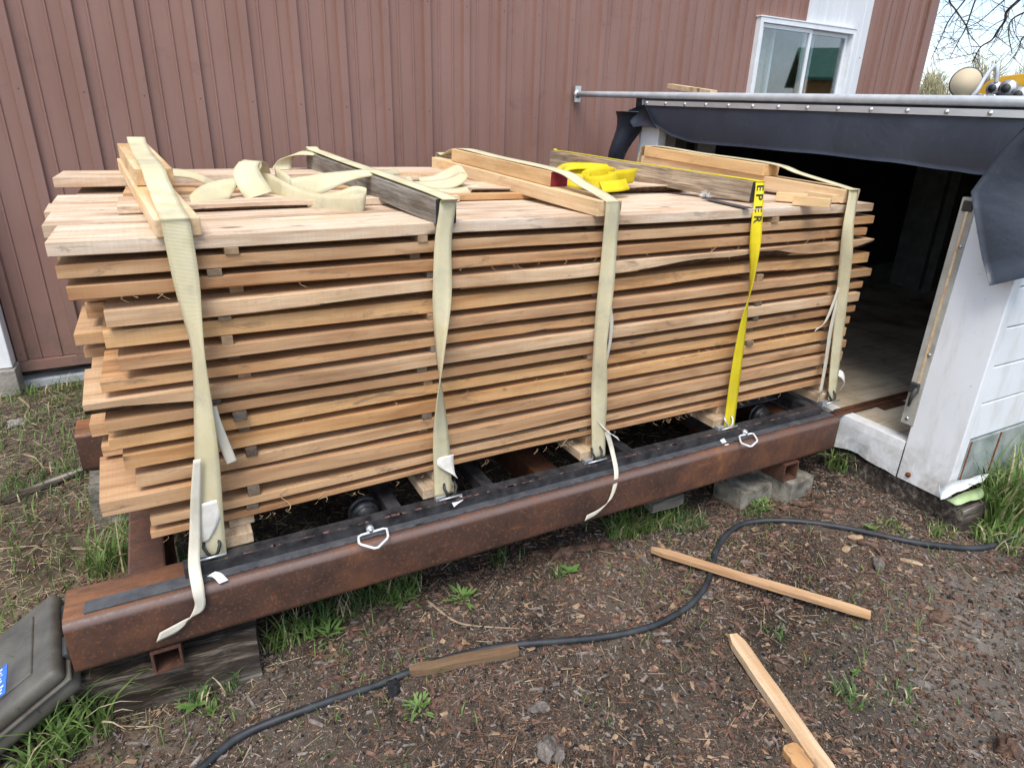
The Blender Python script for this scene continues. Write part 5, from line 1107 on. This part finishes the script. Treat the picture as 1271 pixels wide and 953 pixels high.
clump((62, 950), 40, .05, .16, .009, 'grass at the bottom left corner below the case', 'grass', 1.9)
clump((103, 872), 9, .014, .23, .013, 'tall broad grass blades between the case and the beam end', 'grass', .7)
clump((262, 855), 110, .07, .13, .0055, 'grass clump in front of the dark timber', 'grass_dark', 1.6)
clump((262, 885), 16, .015, .05, .011, 'few broad blades below the dark timber', 'grass', 1.2)
clump((150, 700), 120, .11, .19, .008, 'tall grass growing between the frame tubes at the left', 'grass', 1.4, .05)
clump((215, 705), 40, .05, .13, .007, 'grass under the left bolster', 'grass_dark', 1.3)
clump((55, 600), 110, .14, .06, .007, 'low leafy grass patch by the weathered plank', 'grass_dark', 1.5, .10)
clump((170, 640), 60, .12, .12, .006, 'grass patch under the overhanging board ends', 'grass', 1.4)
clump((420, 765), 190, .14, .10, .006, 'grass along the beam left of the middle', 'grass_dark', 1.4, .04)
clump((490, 740), 120, .09, .09, .006, 'grass tuft under the beam before the second strap', 'grass', 1.4, .04)
clump((360, 795), 130, .08, .10, .006, 'grass by the right end of the dark timber', 'grass', 1.4, .04)
clump((620, 700), 50, .03, .085, .004, 'fine grass tuft in the shade of the beam', 'grass_dark', 1.3)
clump((692, 715), 60, .018, .055, .0035, 'small fine grass tuft beside the bright seedling', 'grass_dark', 1.0)
clump((800, 652), 480, .17, .11, .0065, 'broad grass patch under the beam right of the third strap', 'grass', 1.7, .06)
clump((855, 650), 160, .09, .06, .005, 'low grass at the right part of the patch', 'grass_dark', 1.7, .05)
clump((935, 633), 60, .06, .055, .006, 'low green tuft before the pale block', 'grass_dark', 1.8)
clump((1045, 580), 200, .075, .17, .008, 'grass clump between the beam end and the shed sill', 'grass', 1.7)
clump((1105, 655), 60, .05, .04, .006, 'low grass tuft before the timber skid', 'grass', 1.8)
clump((1170, 662), 100, .07, .045, .005, 'bushy low grass at the skid corner', 'grass', 1.8, .04)
clump((1243, 645), 280, .10, .36, .011, 'tall grass beside the shed wall at the right edge', 'grass', 1.2)
clump((1278, 640), 160, .10, .34, .011, 'tall grass against the shed wall outside the right edge', 'grass', 1.2)
clump((1235, 675), 70, .07, .11, .009, 'spreading grass blades near the hose end', 'grass', 1.9)
clump((1050, 868), 40, .04, .075, .007, 'flattened grass tuft between bark on the right ground', 'grass_dark', 2.0)
clump((1115, 865), 30, .05, .05, .006, 'thin grass tuft right of the flattened tuft', 'grass_dark', 2.0)
clump((965, 790), 25, .04, .06, .005, 'sparse grass by the tip of the pale strip', 'grass_dark', 2.0)
clump((740, 880), 18, .05, .045, .004, 'sparse grass blades at the bottom middle', 'grass_dark', 2.0)
clump((40, 490), 120, .25, .09, .006, 'grass strip along the barn foundation', 'grass', 1.5, .06)
clump((60, 525), 140, .28, .05, .005, 'thin grass on the dirt behind the frame', 'grass_dark', 1.7, .12)
weed((708, 712), 7, .045, .017, 'bright green seedling near the beam shade', 'leaf', .5)
weed((520, 880), 34, .028, .006, 'small light green weed below the branch piece')
weed((410, 790), 26, .05, .008, 'serrated weed below the beam')
weed((500, 745), 24, .045, .008, 'leafy weed under the second strap')
weed((575, 745), 26, .045, .008, 'leafy weed beside the thin twig')
weed((945, 630), 26, .045, .008, 'leafy weed before the pale block', 'leaf')
weed((1080, 660), 12, .035, .009, 'small weed in the bark before the shed')
weed((1060, 838), 10, .02, .008, 'tiny weed on the sandy soil')
weed((245, 880), 5, .05, .016, 'two leaved seedling under the timber')
# ---- uncountable litter
def scatter(name, n, mat, label, cat, shape, dens, zone=(-.7, 3.3, -1.35, .3)):
    V_ = []; F_ = []; k = 0; tries = 0
    while k < n and tries < n*6:
        tries += 1; x = random.uniform(zone[0], zone[1]); y = random.uniform(zone[2], zone[3])
        if random.random() > dens(x, y): continue
        k += 1; L_, W__, H_ = shape(); a = random.uniform(0, 6.28); c, s_ = math.cos(a), math.sin(a); z = gz(x, y); o = len(V_); t1, t2 = random.gauss(0, .18), random.gauss(0, .25); lift = random.uniform(-.0005, .004)
        tp = random.uniform(.4, 1)
        for lx, ly, lz in ((-L_, -W__*tp, 0), (L_, -W__*random.uniform(.5, 1), 0), (L_*random.uniform(.7, 1.1), W__, 0), (-L_*random.uniform(.6, 1), W__*tp, 0), (-L_*.8, -W__*.6, H_), (L_*.75, -W__*.5, H_), (L_*.8, W__*.6, H_), (-L_*.7, W__*.55, H_)):
            V_.append((x+lx*c-ly*s_, y+lx*s_+ly*c, z+lift+lz+lx*t1+ly*t2))
        F_ += [(o+4, o+5, o+6, o+7), (o, o+1, o+5, o+4), (o+1, o+2, o+6, o+5), (o+2, o+3, o+7, o+6), (o+3, o, o+4, o+7)]
    o = ob(name, mesh(name, V_, F_, mat), kind='stuff'); return tag(o, label, cat)
nz = lambda x, y, s_, k: mnoise.noise(Vector((x*s_+k*3.1, y*s_, k)))
sand = lambda x, y: max(0, 1-math.hypot(x-2.15, (y+1.02)*1.7)/.62)
near = lambda x, y: (1 if y < .05 else .25)
U = random.uniform
scatter('brown_chips', 4200, MAT['chip_brown'], 'brown wood chips littering the dirt', 'wood chips', lambda: (U(.003, .012), U(.0015, .005), U(.001, .004)), lambda x, y: near(x, y)*(.55+.9*nz(x, y, 2.2, 1))*(1-.8*sand(x, y)))
scatter('reddish_chips', 2600, MAT['chip_red'], 'reddish bark chips littering the dirt', 'bark chips', lambda: (U(.003, .013), U(.0015, .005), U(.001, .004)), lambda x, y: near(x, y)*(.5+1.0*nz(x, y, 1.9, 2))*(1-.85*sand(x, y)))
scatter('grey_chips', 2400, MAT['chip_grey'], 'grey bark chips littering the dirt', 'bark chips', lambda: (U(.003, .012), U(.0015, .005), U(.001, .004)), lambda x, y: near(x, y)*(.5+.9*nz(x, y, 2.0, 3))*(1-.6*sand(x, y)))
scatter('tan_chips', 5000, MAT['chip_tan'], 'small tan wood chips scattered on the dirt', 'wood chips', lambda: (U(.001, .006), U(.0008, .0022), U(.0008, .002)), lambda x, y: near(x, y)*(.6+.8*nz(x, y, 2.4, 4)))
scatter('soil_clods', 15000, MAT['clod'], 'loose soil clods', 'soil clods', lambda: (U(.0015, .006), U(.0015, .005), U(.0015, .005)), lambda x, y: near(x, y)*(.6+.5*nz(x, y, 2.8, 15)))
clumpy = lambda x, y, s_, k: min(1.0, max(.04, .45+2.4*nz(x, y, s_, k)))
scatter('bark_shreds', 11000, MAT['shred'], 'shredded reddish bark litter on the dirt', 'bark litter', lambda: (U(.004, .015), U(.0005, .0018), U(.0005, .0015)), lambda x, y: near(x, y)*clumpy(x, y, 2.3, 21)*(1-.85*sand(x, y)))
scatter('pale_shreds', 6000, MAT['shred_pale'], 'pale wood shreds mixed into the litter', 'wood shreds', lambda: (U(.003, .012), U(.0005, .0016), U(.0005, .0015)), lambda x, y: near(x, y)*clumpy(x, y, 2.0, 22)*(1-.5*sand(x, y)))
scatter('pale_grit', 3600, MAT['pebble'], 'pale grit and tiny pebbles in the soil', 'grit', lambda: (U(.001, .0032), U(.001, .0024), U(.0008, .002)), lambda x, y: near(x, y)*(.4+.6*sand(x, y)+.4*nz(x, y, 3, 5)))
scatter('dark_crumbs', 2500, MAT['char'], 'dark soil crumbs', 'soil crumbs', lambda: (U(.002, .007), U(.002, .006), U(.001, .004)), lambda x, y: near(x, y)*(.5+.8*nz(x, y, 2.6, 6)))
scatter('needles', 4200, MAT['needle'], 'reddish fallen pine needles on the ground', 'needles', lambda: (U(.012, .035), U(.0005, .0009), U(.0005, .0009)), lambda x, y: (1 if y < .1 or x < .1 else .2)*(.45+1.0*nz(x, y, 1.6, 7)), (-1.1, 3.2, -1.35, 1.9))
scatter('straw', 6500, MAT['straw'], 'dry straw stalks on the ground', 'straw', lambda: (U(.012, .055), U(.0006, .0013), U(.0006, .001)), lambda x, y: (1.0 if (x < .1 and y > -.15) else (.06 if y < .1 else .3)), (-1.1, 2.4, -.9, 1.9))
scatter('rear_litter', 4200, MAT['chip_red'], 'brown litter on the ground behind the frame', 'litter', lambda: (U(.003, .014), U(.002, .006), U(.001, .004)), lambda x, y: .6+.6*nz(x, y, 2, 8), (-1.1, 2.3, .0, 1.9))
scatter('large_chips', 1500, MAT['chip_red'], 'larger brown bark shreds on the dirt', 'bark chips', lambda: (U(.008, .030), U(.002, .008), U(.002, .006)), lambda x, y: near(x, y)*clumpy(x, y, 1.9, 12)*(1-.9*sand(x, y)))
scatter('leaf_flakes', 900, MAT['leaflit'], 'dry leaf and bark flakes lying on the dirt', 'leaf litter', lambda: (U(.006, .018), U(.003, .010), U(.0005, .0015)), lambda x, y: near(x, y)*clumpy(x, y, 2.1, 31)*(1-.7*sand(x, y)))
scatter('large_grey_chips', 900, MAT['chip_grey'], 'larger grey bark shreds on the dirt', 'bark chips', lambda: (U(.008, .024), U(.002, .006), U(.002, .005)), lambda x, y: near(x, y)*(.4+1.1*nz(x, y, 1.7, 13))*(1-.7*sand(x, y)))
b = B()
for i in range(8200):
    x, y = random.uniform(-1.1, 2.9), random.uniform(-1.3, 1.9)
    if y > .1 and x > .2: continue
    if random.random() > .22+1.8*nz(x, y, 2.1, 9)+(.25 if -.35 < y < -.05 else 0): continue
    if sand(x, y) > .3: continue
    blade(b, (x, y, gz(x, y)-.002), U(0, 6.28), U(.015, .06), U(.0015, .0042), U(1.0, 2.6), 0, 3)
o = b.build('short_grass', MAT['grass'], kind='stuff'); tag(o, 'sparse short grass blades over the yard', 'grass')
b = B()
for i in range(2200):
    x, y = random.uniform(-1.1, .0), random.uniform(.1, 1.85); blade(b, (x, y, gz(x, y)-.002), U(0, 6.28), U(.02, .09), U(.002, .005), U(.8, 2.2), 0, 3)
o = b.build('rear_grass', MAT['grass'], kind='stuff'); tag(o, 'patchy green grass on the ground behind the frame', 'grass')
